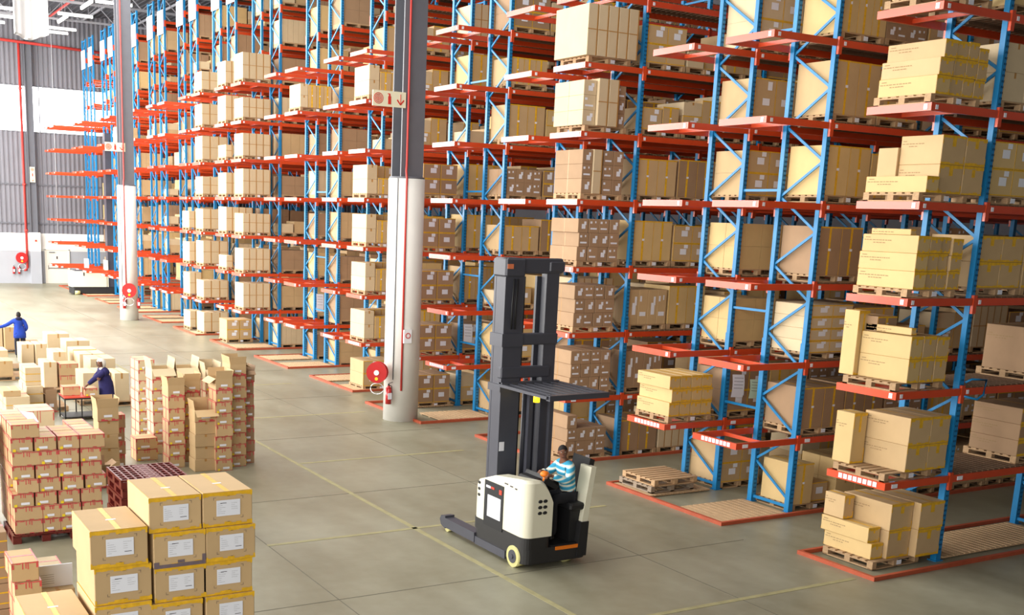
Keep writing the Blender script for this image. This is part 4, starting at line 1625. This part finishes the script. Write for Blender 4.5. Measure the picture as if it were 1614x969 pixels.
stack(-7.62, 11.5, 8, .37, .55, .262, 'rightmost tall', BTAN, (1, 0, 1, 1), seed=1)
stack(-7.22, 11.75, 7, .26, .5, .27, 'narrow far right', BBRN, (1, 1, 0, 1), seed=2)
stack(-8.05, 11.2, 7, .38, .55, .262, 'second tall from right', BTAN, (0, 1, 1, 1), seed=0)
stack(-8.42, 12.35, 6, .37, .5, .27, 'third tall from right', BTAN, (1, 1, 1, 0), seed=3)
stack(-8.93, 11.85, 6, .37, .5, .27, 'third tall from left', BTAN, (1, 0, 1, 0), seed=4)
stack(-8.5, 11.3, 4, .5, .45, .28, 'short front middle', BTAN, (1, 1, 0, 1), sty='plain', seed=5)
stack(-8.87, 13.4, 7, .52, .6, .255, 'far left open-topped', BPALE, (1, 1, 0, 0), seed=6)
stack(-8.29, 13.4, 7, .52, .6, .255, 'far middle open-topped', BPALE, (1, 1, 0, 0), seed=7)
stack(-7.72, 13.0, 7, .36, .6, .255, 'far right', BPALE, (1, 1, 0, 1), seed=8)
stack(-8.8, 14.95, 8, .4, .8, .255, 'farthest left red-edged', BPALE, None, seed=9)
stack(-9.43, 12.8, 2, .5, .5, .265, 'lowest two-carton', BTAN, None, seed=10)
stack(-10.52, 11.62, 4, .44, .5, .3, 'plain open-topped left', BTAN, (1, 1, 1, 1), sty='plain', seed=11)
stack(-10.0, 12.3, 4, .22, .4, .3, 'slim one right of plain left', BBRN, None, seed=12)
# flattened carton leaning by the pallets
b = MB()
b.add([(0, 0, 0), (.36, 0.02, 0), (.36, .3, .95), (0, .28, .95), (0, .012, 0), (.36, .032, 0), (.36, .312, .95), (0, .292, .95)],
      [(0, 1, 2, 3), (7, 6, 5, 4), (0, 4, 5, 1), (1, 5, 6, 2), (2, 6, 7, 3), (3, 7, 4, 0)])
b.build('flattened_carton', BBRN, None, (-10.95, 11.2, 0))
tag(bpy.data.objects['flattened_carton'], 'flattened brown carton leaning behind the red-taped pile', 'carton')
open_carton(-10.95, 10.55, 0, .4, .4, .42, 'open brown carton on the floor beside the dark red pallets', BBRN, None, (2, 2, 2, 1))

# cartons on the floor farther back, around the two men
def big(x, y, w, d, z0, h, label, sty='plain', m=BPALE, pal=True):
    o = carton(x, y, z0, w, d, h, sty, m, label, None, 2)
    if pal:
        pallet(x - 0.1, y - 0.03, z0 - 0.146, 'timber pallet under ' + label, 'pallets under floor cartons', None, False)
    return o


big(-8.13, 31.0, .8, 1.0, .146, .8, 'pale carton, farthest right of the blue-hooded man')
big(-7.9, 28.65, .82, 1.1, .146, .8, 'wide pale carton, fifth from the white-hooded man')
big(-8.17, 26.1, .78, .95, .146, .8, 'wide pale carton, fourth from the white-hooded man', 'lab1')
big(-8.2, 24.9, .82, 1.0, .146, .8, 'wide pale carton, third from the white-hooded man')
big(-8.13, 23.6, .78, 1.1, .146, .8, 'wide pale carton, second from the white-hooded man')
big(-8.98, 20.6, .78, 1.1, .146, .8, 'large pale carton directly behind the white-hooded man')
big(-8.17, 20.2, .42, 1.1, .146, .82, 'tall pale carton just right of the white-hooded man')
big(-8.9, 25.6, .42, 1.2, .146, .8, 'narrow pale carton left of the wide ones', 'plain', BPALE)
big(-8.95, 28.6, .4, 1.0, .146, .72, 'narrow carton right of the blue-hooded man legs')
big(-9.4, 28.75, .42, 1.0, .146, .7, 'narrow carton touching the blue-hooded man legs', 'plain', BPALE, False)
big(-9.32, 33.2, .42, 1.0, .146, .85, 'tan carton behind the left elbow of the blue-hooded man', 'plain', BTAN)
big(-9.85, 33.5, .5, 1.2, .146, .95, 'pale carton under the outstretched blue arm', 'plain', BPALE, False)
big(-8.75, 35.2, .5, .8, .146, .75, 'carton just beyond the right side of the blue-hooded man')
big(-10.6, 26.0, .5, 1.0, .146, .5, 'low tan carton at the left edge before the blue-hooded man', 'plain', BTAN)
big(-10.55, 28.0, .6, 1.1, .146, .6, 'low pale carton at the left edge behind', 'plain', BPALE)
for i, zz in enumerate((.146, .52)):
    carton(-9.16, 23.1, zz, .56, .7, .37, 'red', BTAN, 'red-taped carton behind the work table, ' + ['lower', 'upper'][i], 'pair of cartons behind the table', 3)
pallet(-9.7, 22.9, 0, 'timber pallet under the pair of red-taped cartons behind the table', None, None, False)
carton(-9.62, 23.2, .146, .4, 1.0, .8, 'plain', BPALE, 'upright pale carton left of the red-taped pair behind the table', None, 1)
big(-10.67, 19.8, .44, 1.35, .146, .6, 'lower pale carton with yellow straps at the left', 'strap', BPALE)
carton(-10.67, 19.95, .748, .42, 1.0, .5, 'strap', BPALE, 'upper pale carton with yellow straps at the left', None, 1)
open_carton(-10.18, 19.75, 0, .3, .4, .5, 'open brown carton standing right of the yellow-strapped cartons', BBRN, None, (2, 1, 1, 1))
carton(-11.35, 18.9, 0.0, .62, 1.1, .62, 'strap', BPALE, 'pale red-taped carton at the left edge before the strapped stack', None, 1)
carton(-11.4, 18.95, .622, .45, .9, .16, 'plain', BTAN, 'flat tan tray carton on the pale one at the left edge', None, 1)
carton(-11.5, 15.6, 0.0, .8, 1.0, .8, 'red', BPALE, 'pale red-taped carton behind the big red-taped pile', None, 3)

# work table
t = thing('packing_table', 'narrow packing table with red top and black legs under cartons', 'table', (-9.95, 18.28, 0))
MB().box(0, 0, .61, .9, .8, .64).build('table_top', mat('red_table_top', (206, 70, 52), 0.5), t)
b = MB()
b.box(0, 0, .57, .9, .03, .61); b.box(0, .77, .57, .9, .8, .61); b.box(0, .03, .57, .03, .77, .61); b.box(.87, .03, .57, .9, .77, .61)
b.build('table_frame', BLACK, t)
for x in (0, .435, .87):
    for y in (0, .77):
        MB().box(x, y, 0, x + .03, y + .03, .57).build('leg', BLACK, t)
MB().box(0, .0, .08, .9, .8, .1).build('lower_shelf', BLACK, t)
carton(-9.93, 18.55, .642, .46, .4, .25, 'red', BTAN, 'red-taped carton on the left of the packing table', None, 3)
carton(-9.4, 18.32, .642, .33, .4, .22, 'red', BTAN, 'small red-taped carton on the packing table under the man hands', None, 0)
carton(-12.15, 13.0, 0.0, .5, .7, .9, 'plain', BPALE, 'upright pale carton between the pile and the packing table', None, 1)


# ------------------------------------------------------------------ reach truck
FX, FY = -5.0, 3.3
ft = thing('reach_truck', 'cream and black reach truck with tall charcoal mast driving down the aisle', 'forklift', (FX, FY, 0))


def rbox(b, x0, y0, z0, x1, y1, z1, r, mi=0, n=5):
    """box with rounded vertical edges"""
    pts = []
    for cx, cy, a0 in ((x1 - r, y0 + r, -90), (x1 - r, y1 - r, 0), (x0 + r, y1 - r, 90), (x0 + r, y0 + r, 180)):
        for i in range(n + 1):
            a = math.radians(a0 + 90 * i / n)
            pts.append((cx + r * math.cos(a), cy + r * math.sin(a)))
    return b.prism(pts, z0, z1, 'z', mi)


b = MB()
rbox(b, -.63, -.86, .1, .68, .8, .36, .16)
rbox(b, -.64, -.87, .36, -.08, .82, .56, .14)
b.box(.24, -.1, .36, .68, .8, .56)
b.build('chassis', mat('black_truck_base', (36, 35, 36), 0.5, noise=0.06), ft)
# cream hood: rounded column of slices following the falling top edge
b = MB()
def hood_slice(x):
    t = (x + .64) / .54
    return 1.54 - 1.15 * max(0, t - .45) ** 2
n = 40
xs_ = [-.64 + .54 * i / n for i in range(n + 1)]
prof = []
for i, x in enumerate(xs_):
    inset = 0.0
    if x < -.48:
        inset = .16 - math.sqrt(max(0, .16 ** 2 - (-.48 - x) ** 2))
    prof.append((x, -.87 + inset, hood_slice(x)))
vs = []
for x, y, zt in prof:
    vs += [(x, y, .56), (x, y, zt - .05), (x, y + .05, zt), (x, .1, zt - .1), (x, .74 - (y + .87), min(1.24, zt - .16)), (x, .8 - (y + .87), 1.14 if zt > 1.3 else zt - .2), (x, .8 - (y + .87), .56)]
fs = []
for i in range(n):
    for k in range(6):
        a = i * 7 + k
        fs.append((a, a + 7, a + 8, a + 1))
fs.append(tuple(range(7)))
fs.append(tuple(reversed([n * 7 + k for k in range(7)])))
b.add(vs, fs, 0, False)
hood = b.build('hood', CREAM, ft)
b = MB()
b.box(-.655, -.18, .5, -.63, .42, 1.3)
b.build('side_panel', BLACK, ft)
b = MB().box(-.662, -.12, .68, -.655, .3, 1.06)
sp = b.build('document_holder', PAPER, ft)
b = MB()
for k in range(6):
    b.box(-.664, -.06, .73 + k * .05, -.6622, .24, .734 + k * .05)
b.build('text_lines', INK, sp)
b = MB()
b.box(-.662, .1, 1.18, -.655, .2, 1.22); b.box(-.662, -.14, 1.14, -.655, -.06, 1.22)
b.build('warning_sticker', mat('warning_sticker_red', (196, 60, 40), .5), ft)
MB().box(-.662, .22, 1.18, -.655, .36, 1.22).build('white_sticker', PAPER, ft)
b = MB()
for k in range(3):
    for xx in (-.36, -.26):
        b.sphere((xx, -.87, .98 + k * .1), .045, .012, .03, 12, 6)
for k in range(3):
    b.sphere((-.642, .62, .98 + k * .11), .012, .045, .028, 10, 6)
b.build('vent_slots', BLACK, ft)
b = MB()
for k, (yy, l) in enumerate(((-.3, .1), (-.45, .08), (-.58, .06))):
    b.box(-.65, yy, 1.36 - k * .012, -.638, yy + l, 1.38 - k * .012)
b.build('side_marking', INK, ft)
# operator compartment
b = MB()
b.box(-.08, -.84, .3, .62, -.12, .38)
b.box(-.08, -.12, .38, .62, .0, 1.3)
b.box(-.095, -.85, .5, -.075, .78, 1.1)
b.box(-.08, 0, .5, .62, .78, 1.15)
b.build('operator_bay', BLACK, ft)
MB().box(.0, -.875, .3, .5, -.86, .36).build('step_edge', ORNG, ft)
b = MB()
b.prism([(.5, .56), (.62, .56), (.76, 1.68), (.66, 1.68)], -.86, -.55, 'y')
b.build('rear_guard_panel', CREAM, ft)
b = MB()
b.prism([(.44, .14), (.64, .14), (.66, .74), (.5, .74)], -.88, -.5, 'y')
b.build('guard_foot', BLACK, ft)
b = MB()
b.cbox(.28, -.84, .94, .68, -.2, 1.06, .03)
b.prism([(.6, 1.0), (.7, 1.0), (.84, 1.76), (.74, 1.8)], -.7, -.22, 'y')
b.box(.34, -.76, .38, .6, -.2, .94)
b.build('seat', BLACK, ft)
b = MB()
b.cbox(-.34, -.62, 1.36, -.06, -.1, 1.5, .03)
b.prism([(-.2, 1.44), (.08, 1.3), (.12, 1.36), (-.15, 1.56)], -.7, -.1, 'y')
b.build('control_console', BLACK, ft)
b = MB()
b.cyl((-.16, -.66, 1.46), (-.16, -.66, 1.56), .03, 10)
b.sphere((-.16, -.66, 1.59), .08, .08, .055)
b.build('steering_knob', ORNG, ft)


def wheel(x0, x1, y, r, nm='wheel'):
    b = MB()
    b.cyl((x0, y, r), (x1, y, r), r, 28)
    o = b.build(nm, WHEEL, ft)
    b = MB()
    b.cyl((x0 - .01, y, r), (x0 + .01, y, r), r * .62, 20)
    b.cyl((x0 - .03, y, r), (x0, y, r), r * .22, 12)
    b.build('hub', DGREY, o)


wheel(-.66, -.46, -.56, .185)
wheel(.3, .44, -.66, .1, 'caster_wheel')
for sx in (-.66, .42):
    b = MB()
    b.box(sx, .7, .08, sx + .2, 1.75, .26)
    b.prism([(1.75, .06), (1.9, .1), (1.95, .2), (1.9, .28), (1.75, .3)], sx, sx + .2, 'x')
    b.box(sx + .012, -.3, .06, sx + .188, .7, .2)
    b.build('outrigger_leg', DGREY, ft)
    b = MB()
    b.cyl((sx + .03, 1.72, .09), (sx + .17, 1.72, .09), .09, 18)
    b.build('load_wheel', WHEEL, ft)
for sx in (-.3, .2):
    b = MB()
    b.box(sx, .95, .06, sx + .1, 1.95, .1)
    b.box(sx, .95, .06, sx + .1, 1.0, .5)
    b.build('fork', CHROME, ft)
b = MB()
b.box(-.4, .9, .2, .4, .95, .5)
b.build('fork_carriage', DGREY, ft)
# mast
MX0, MX1 = -.42, .68
MT = 5.08
for nm_, xa, xb in (('outer_mast_channel', MX0, MX0 + .38), ('outer_mast_channel', MX1 - .26, MX1)):
    b = MB()
    ya, yb = .42, .78
    b.box(xa + .004, ya + .06, .3, xa + .05, yb - .06, MT - .12) if xa < 0 else b.box(xb - .05, ya + .06, .3, xb - .004, yb - .06, MT - .12)
    b.box(xa, ya, .3, xb, ya + .06, MT - .2)
    b.box(xa, yb - .06, .3, xb, yb, MT - .3)
    b.box(xa + .07, ya + .1, .4, xb - .04, yb - .1, MT - .05)
    b.build(nm_, DGREY, ft)
b = MB()
b.cyl((.1, .68, .5), (.1, .68, 3.0), .045, 12)
b.cyl((.26, .68, .5), (.26, .68, 3.0), .045, 12)
b.build('lift_cylinder', DGREY, ft)
for zz, hh, ex, nm_ in ((MT - .24, .26, .06, 'top_crosshead'), (3.62, .2, .03, 'mast_cross_member'), (3.05, .2, -.1, 'mast_cross_member')):
    b = MB()
    b.cbox(MX0 - .02, .4, zz, MX1 + ex, .54, zz + hh, .02)
    if ex == .06:
        b.cbox(MX0 - .03, .38, zz - .06, MX0 + .38, .8, zz + hh, .03)
        b.cbox(MX1 - .24, .38, zz + .02, MX1 + .1, .8, zz + hh - .04, .03)
    b.build(nm_, DGREY, ft)
b = MB()
b.box(MX0 - .035, .39, 3.6, MX0 + .39, .79, 3.82)
b.box(MX0 - .035, .39, 2.82, MX0 + .39, .79, 2.95)
b.build('mast_collar', DGREY, ft)
b = MB()
for q in (0.0, .07):
    b.tube([(MX0 + .44 + q, .6, .9), (MX0 + .44 + q, .6, MT - .3)], .012, 6)
    b.tube([(MX0 + .14 + q, .4, 3.9), (MX0 + .12 + q, .37, 4.3), (MX0 + .16 + q, .4, 4.75)], .016, 6)
b.build('hydraulic_hose', BLACK, ft)
MB().box(MX0 + .02, .412, 1.78, MX0 + .12, .418, 1.94).build('white_sticker', PAPER, ft)
MB().box(MX0 + .0, .374, MT - .16, MX0 + .12, .38, MT - .08).build('maker_badge', mat('badge_orange', (214, 120, 80), .5), ft)
# overhead guard
b = MB()
GZ = 2.9
g = [(-.42, .44), (.78, .44), (1.0, -.72), (-.26, -.78)]
def lerp(a, c, t):
    return (a[0] + (c[0] - a[0]) * t, a[1] + (c[1] - a[1]) * t)
for i in range(8):
    t = i / 7
    p, q = lerp(g[0], g[1], t), lerp(g[3], g[2], t)
    b.bar((*p, GZ + .04), (*q, GZ), .05 if 0 < i < 7 else .08, .05)
b.bar((*g[0], GZ + .03), (*g[1], GZ + .03), .11, .11)
b.bar((*g[3], GZ - .01), (*g[2], GZ - .01), .1, .09)
b.build('overhead_guard', DGREY, ft)
b = MB()
b.bar((.12, .3, 1.1), (.12, .3, GZ), .08, .08)
b.bar((.56, .3, 1.1), (.56, .3, GZ), .08, .08)
b.build('guard_post', DGREY, ft)
b = MB()
b.cyl((-.02, -.1, GZ - .06), (-.02, -.1, GZ - .02), .05, 14)
wl = b.build('work_light', DGREY, ft)
b = MB()
b.cyl((-.02, -.1, GZ - .19), (-.02, -.1, GZ - .06), .055, 14)
b.build('lens', LAMPY, wl)

# parked truck far away
pt = thing('parked_reach_truck', 'cream and black truck with dark mast parked at the far end of the racks', 'forklift', (-1.1, 62.1, 0))
b = MB(); rbox(b, 0, 0, .5, 2.3, 1.2, 1.5, .12); b.build('hood', CREAM, pt)
b = MB(); rbox(b, .02, .02, .08, 3.0, 1.2, .5, .2); b.build('chassis', BLACK, pt)
b = MB(); b.box(.25, .2, 1.5, 1.5, 1.0, 1.56); b.build('battery_lid', DGREY, pt)
b = MB(); b.box(2.35, .1, .5, 2.85, .7, 10.2); b.build('mast', DGREY, pt)
b = MB(); b.box(2.3, .0, .5, 2.34, 1.2, 2.2); b.build('mast_guard', CREAM, pt)
MB().box(.75, -.004, 1.2, .83, 0, 1.42).build('latch', BLACK, pt)
MB().cyl((.2, .0, .14), (.5, .0, .14), .12, 14).build('wheel', WHEEL, pt)


# ------------------------------------------------------------------ people
def skin(points, edges, root=0, sub=2):
    me = bpy.data.meshes.new('tmp_skin')
    me.from_pydata([p[:3] for p in points], edges, [])
    o = bpy.data.objects.new('tmp_skin', me)
    COL.objects.link(o)
    md = o.modifiers.new('s', 'SKIN')
    md.use_smooth_shade = True
    for i, p in enumerate(points):
        sv = me.skin_vertices[0].data[i]
        r = p[3]
        sv.radius = r if isinstance(r, tuple) else (r, r)
        sv.use_root = (i == root)
    s2 = o.modifiers.new('u', 'SUBSURF')
    s2.levels = s2.render_levels = sub
    dg = bpy.context.evaluated_depsgraph_get()
    ev = o.evaluated_get(dg)
    m2 = ev.to_mesh()
    vs = [tuple(v.co) for v in m2.vertices]
    fs = [tuple(p.vertices) for p in m2.polygons]
    ev.to_mesh_clear()
    bpy.data.objects.remove(o)
    bpy.data.meshes.remove(me)
    return vs, fs


def chain(b, pts, sub=2):
    vs, fs = skin(pts, [(i, i + 1) for i in range(len(pts) - 1)], 0, sub)
    b.add(vs, fs, 0, True)


def hand(b, wrist, direc, palm_n, side, curl=0.6):
    """palm with five separate curled fingers. direc: towards fingertips, palm_n: palm facing, side: towards the thumb"""
    w, d, pn, sd = Vector(wrist), Vector(direc).normalized(), Vector(palm_n).normalized(), Vector(side).normalized()
    chain(b, [(*(w - d * .03), .024), (*(w + d * .015), (.03)), (*(w + d * .055), .034), (*(w + d * .085), .03)], 2)
    for i, (off, L) in enumerate(((.027, .072), (.009, .08), (-.01, .074), (-.028, .058))):
        p = w + d * .08 + sd * off
        pts = [(*(w + d * .05 + sd * off * .8), .0095)]
        a = 0.15
        pts.append((*p, .0095))
        for s in range(3):
            a += curl
            p = p + (d * math.cos(a) + pn * math.sin(a)) * L / 3
            pts.append((*p, .0088 - .0008 * s))
        chain(b, pts, 1)
    p0 = w + d * .02 + sd * .02
    p1 = p0 + (sd * .8 + d * .6).normalized() * .035
    p2 = p1 + (sd * .4 + d * .8 + pn * .3).normalized() * .03
    p3 = p2 + (d * .9 + pn * .5).normalized() * .025
    chain(b, [(*p0, .013), (*p1, .0115), (*p2, .0105), (*p3, .009)], 1)


def head_parts(root, c, f, up, r=.1, hair=True, s=1.0):
    """c head centre, f face direction, adds face features as children"""
    c, f, up = Vector(c), Vector(f).normalized(), Vector(up).normalized()
    rt = f.cross(up).normalized()
    Mx = Matrix((rt, f, up)).transposed().to_4x4()
    Mx.translation = c
    b = MB()
    b.sphere((0, 0, 0), .076 * s, .096 * s, .118 * s, 20, 14)
    b.sphere((0, .03 * s, -.06 * s), .056 * s, .06 * s, .06 * s, 14, 10)
    b.add([(-.012, .088, -.02), (.012, .088, -.02), (0, .118, -.018), (0, .092, .022)], [(0, 2, 3), (2, 1, 3), (0, 1, 2), (1, 0, 3)], 0, True)
    for sg in (-1, 1):
        b.sphere((sg * .078 * s, -.005, -.005), .012, .02, .032, 8, 6)
    hv = [Mx @ Vector(v) for v in b.v]
    ff = b.f
    for sg in (-1, 1):
        e = MB()
        e.sphere((sg * .03 * s, .084 * s, .012 * s), .013 * s, .009, .008 * s, 8, 6)
        e.v = [tuple(Mx @ Vector(v)) for v in e.v]
        eo = e.build('eye', EYEW, root)
        e = MB()
        e.sphere((sg * .03 * s, .0915 * s, .012 * s), .006 * s, .004, .006 * s, 8, 6)
        e.v = [tuple(Mx @ Vector(v)) for v in e.v]
        e.build('pupil', HAIR, eo)
        e = MB()
        e.bar((sg * .017, .096 * s, .032), (sg * .046, .088 * s, .034), .006, .006)
        e.v = [tuple(Mx @ Vector(v)) for v in e.v]
        e.build('eyebrow', HAIR, root)
    e = MB()
    e.sphere((0, .083 * s, -.058 * s), .024 * s, .01, .008 * s, 10, 6)
    e.v = [tuple(Mx @ Vector(v)) for v in e.v]
    e.build('mouth', mat('lips', (128, 70, 62), .5), root)
    if hair:
        e = MB()
        e.sphere((0, -.012, .02), .083 * s, .1 * s, .112 * s, 20, 14)
        # keep only the crown and back
        keep = []
        for fc in e.f:
            cc = sum((Vector(e.v[i]) for i in fc), Vector()) / len(fc)
            if cc.z > .05 or (cc.y < -.0 and cc.z > -.06):
                keep.append(fc)
        e.f = keep
        e.m, e.sm = [0] * len(keep), [True] * len(keep)
        e.v = [tuple(Mx @ Vector(v)) for v in e.v]
        e.build('hair', HAIR, root)
    return hv, ff


def person(label, loc, J, face, mats, extras=None, hair=True, grow=1.0, hands=None):
    """J: joint dict in metres relative to loc"""
    b = MB()
    P = [(*J['pelvis'], (.15, .115)), (*J['waist'], (.135, .1)), (*J['chest'], (.165, .115)), (*J['neck0'], (.085, .075)), (*J['neck'], .056), (*J['headc'], .06),
         (*J['shL'], .062), (*J['elL'], .046), (*J['wrL'], .029), (*J['shR'], .062), (*J['elR'], .046), (*J['wrR'], .029),
         (*J['hipL'], .085), (*J['knL'], .06), (*J['anL'], .042), (*J['hipR'], .085), (*J['knR'], .06), (*J['anR'], .042)]
    E = [(0, 1), (1, 2), (2, 3), (3, 4), (4, 5), (3, 6), (6, 7), (7, 8), (3, 9), (9, 10), (10, 11), (0, 12), (12, 13), (13, 14), (0, 15), (15, 16), (16, 17)]
    vs, fs = skin(P, E, 0, 2)
    b.add(vs, fs, 0, True)
    for k in ('L', 'R'):
        wr, el = Vector(J['wr' + k]), Vector(J['el' + k])
        d = (wr - el).normalized()
        hd = (hands or {}).get(k, {})
        hand(b, wr, hd.get('d', d), hd.get('n', (0, 0, -1)), hd.get('s', Vector((0, 0, 1)).cross(d) * (1 if k == 'L' else -1)), hd.get('curl', .5))
    body = MB()
    root = bpy.data.objects.new('person', None)
    up = Vector(J['headc']) - Vector(J['neck'])
    COL.objects.link(root)
    hv, hf = head_parts(root, J['headc'], face, up, hair=hair)
    b.add(hv, hf, 0, True)
    # swap the empty for the body mesh
    me = b.mesh('person', SKIN)
    o = bpy.data.objects.new('person', me)
    COL.objects.link(o)
    for c in list(root.children):
        c.parent = o
    bpy.data.objects.remove(root)
    o.name = 'person'
    o.location = loc
    tag(o, label, 'person')
    # upper garment
    g = .018 * grow
    T = [(*J['pelvis'], (.16 + g, .125 + g)), (*J['waist'], (.15 + g, .115 + g)), (*J['chest'], (.175 + g, .125 + g)), (*J['neck0'], (.095 + g, .08 + g)),
         (*J['shL'], .07 + g), (*J['elL'], .054 + g), (*(Vector(J['elL']).lerp(Vector(J['wrL']), .92)), .036 + g),
         (*J['shR'], .07 + g), (*J['elR'], .054 + g), (*(Vector(J['elR']).lerp(Vector(J['wrR']), .92)), .036 + g)]
    skirt = J.get('skirt')
    if skirt:
        T.append((*(Vector(J['neck']).lerp(Vector(J['headc']), .15)), .078 + g))
    hem = None
    EE = [(0, 1), (1, 2), (2, 3), (3, 4), (4, 5), (5, 6), (3, 7), (7, 8), (8, 9)]
    if skirt:
        EE.append((3, 10))
    if hem:
        pass
    vs, fs = skin(T, EE, 0, 2)
    tb = MB().add(vs, fs, 0, True)
    if skirt:
        nn, rings = 22, []
        for (sx, sy, sz, ra, rb) in skirt:
            rings.append([(sx + ra * math.cos(2 * math.pi * i / nn), sy + rb * math.sin(2 * math.pi * i / nn), sz) for i in range(nn)])
        tb.add([q for rg in rings for q in rg], [(k * nn + i, (k + 1) * nn + i, (k + 1) * nn + (i + 1) % nn, k * nn + (i + 1) % nn) for k in range(len(rings) - 1) for i in range(nn)]
               + [tuple((len(rings) - 1) * nn + i for i in reversed(range(nn)))], 0, True)
    tb.build(mats['top_name'], mats['top'], o)
    T = [(*J['pelvis'], (.12 + g, .1 + g)), (*J['hipL'], .095 + g), (*J['knL'], .07 + g), (*J['anL'], .06 + g), (*J['hipR'], .095 + g), (*J['knR'], .07 + g), (*J['anR'], .06 + g)]
    vs, fs = skin(T, [(0, 1), (1, 2), (2, 3), (0, 4), (4, 5), (5, 6)], 0, 2)
    MB().add(vs, fs, 0, True).build('trousers', mats['legs'], o)
    for k in ('L', 'R'):
        an = Vector(J['an' + k])
        fd = Vector(J.get('foot', (0, 1, 0))).normalized()
        bb = MB()
        chain(bb, [(*(an + Vector((0, 0, -.02)) - fd * .04), .045), (*(an + Vector((0, 0, -.035)) + fd * .05), .042), (*(an + Vector((0, 0, -.045)) + fd * .15), .036)], 2)
        bb.build('shoe', SHOE, o)
    return o


# man in the blue hoodie, seen from behind, left arm stretched out
pJ = dict(pelvis=(0, 0, .9), waist=(-.01, .01, 1.06), chest=(-.02, .03, 1.27), neck0=(-.02, .03, 1.42), neck=(-.02, .03, 1.49), headc=(-.015, .05, 1.6),
          shL=(-.2, .03, 1.39), elL=(-.46, .1, 1.22), wrL=(-.74, .12, 1.14), shR=(.17, .03, 1.38), elR=(.26, .0, 1.12), wrR=(.2, .2, .98),
          hipL=(-.1, 0, .86), knL=(-.12, .06, .48), anL=(-.12, .0, .08), hipR=(.1, 0, .86), knR=(.12, .03, .48), anR=(.14, -.06, .08), foot=(.1, 1, 0),
          skirt=[(-.015, .02, 1.2, .18, .12), (-.01, .01, 1.05, .2, .15), (0, 0, .92, .225, .18), (0, 0, .76, .225, .18)])
p1 = person('person in royal blue hoodie and dark trousers, back turned, left arm stretched out', (-9.0, 31.6, 0), pJ, (-.1, 1, 0), dict(top=HOODB, top_name='hoodie', legs=NAVYT))
bb = MB()
bb.sphere((-.02, -.03, 1.47), .13, .1, .07, 16, 10)
bb.build('lowered_hood', mat('dark_blue_hood', (20, 24, 60), .9), p1)

# man in the navy coat with the white hood, reaching left to the table
pJ = dict(pelvis=(0, 0, .86), waist=(-.02, -.01, 1.02), chest=(-.06, -.02, 1.2), neck0=(-.09, -.03, 1.34), neck=(-.11, -.04, 1.4), headc=(-.15, -.07, 1.49),
          shL=(-.1, .14, 1.27), elL=(-.3, .02, 1.1), wrL=(-.28, -.22, 1.12), shR=(-.09, -.18, 1.27), elR=(-.36, -.2, 1.1), wrR=(-.56, -.26, .96),
          hipL=(0, .09, .82), knL=(-.03, .1, .46), anL=(.02, .1, .08), hipR=(0, -.09, .82), knR=(-.02, -.1, .46), anR=(.04, -.1, .08), foot=(-1, -.2, 0),
          skirt=[(-.05, -.01, 1.15, .15, .17), (-.02, -.01, 1.0, .19, .21), (0, 0, .85, .2, .225), (.01, 0, .66, .205, .23), (.02, 0, .46, .21, .235)])
p2 = person('person in long navy coat with white hood up, working at the packing table', (-8.78, 18.55, 0), pJ, (-.8, -.62, -.25), dict(top=NAVY, top_name='coat', legs=NAVYT), hair=False, grow=1.3)
c = Vector((-.13, -.045, 1.5))
f = Vector((-.8, -.6, -.2)).normalized()
bb = MB()
bb.sphere((0, 0, 0), .128, .135, .15, 22, 16)
rt = f.cross(Vector((0, 0, 1))).normalized()
Mx = Matrix((rt, f, rt.cross(f))).transposed().to_4x4()
Mx.translation = c
keep = [q for q in bb.f if not ((sum((Vector(bb.v[i]) for i in q), Vector()) / len(q)).y > .075 and (sum((Vector(bb.v[i]) for i in q), Vector()) / len(q)).z < .085)]
bb.f = keep
bb.m, bb.sm = [0] * len(keep), [True] * len(keep)
bb.v = [tuple(Mx @ Vector(v)) for v in bb.v]
bb.build('white_hood', WHOOD, p2)
bb = MB()
chain(bb, [(-.13, -.05, 1.4, .085), (-.13, -.1, 1.33, .06), (-.14, -.15, 1.24, .035)], 2)
bb.build('hood_collar', WHOOD, p2)

# driver, seated sideways, looking to the camera
pJ = dict(pelvis=(.46, -.5, 1.14), waist=(.44, -.5, 1.32), chest=(.38, -.51, 1.56), neck0=(.33, -.52, 1.72), neck=(.3, -.53, 1.79), headc=(.26, -.56, 1.92),
          shL=(.35, -.71, 1.67), elL=(.2, -.83, 1.46), wrL=(-.08, -.74, 1.57), shR=(.37, -.33, 1.67), elR=(.18, -.24, 1.48), wrR=(-.04, -.42, 1.58),
          hipL=(.42, -.6, 1.12), knL=(.04, -.66, 1.12), anL=(.08, -.64, .48), hipR=(.42, -.4, 1.12), knR=(.04, -.34, 1.12), anR=(.08, -.36, .48), foot=(-1, 0, 0))
p3 = person('person in blue and white striped jersey driving the reach truck', (FX, FY, .0), pJ, (-.5, -.86, -.05), dict(top=STRIPE, top_name='striped_jersey', legs=BLKT),
            hands={'L': dict(d=(-1, .1, .1), n=(0, 0, -1), s=(0, 1, 0), curl=.6), 'R': dict(d=(-1, -.3, 0), n=(0, 0, -1), s=(0, -1, 0), curl=.5)})
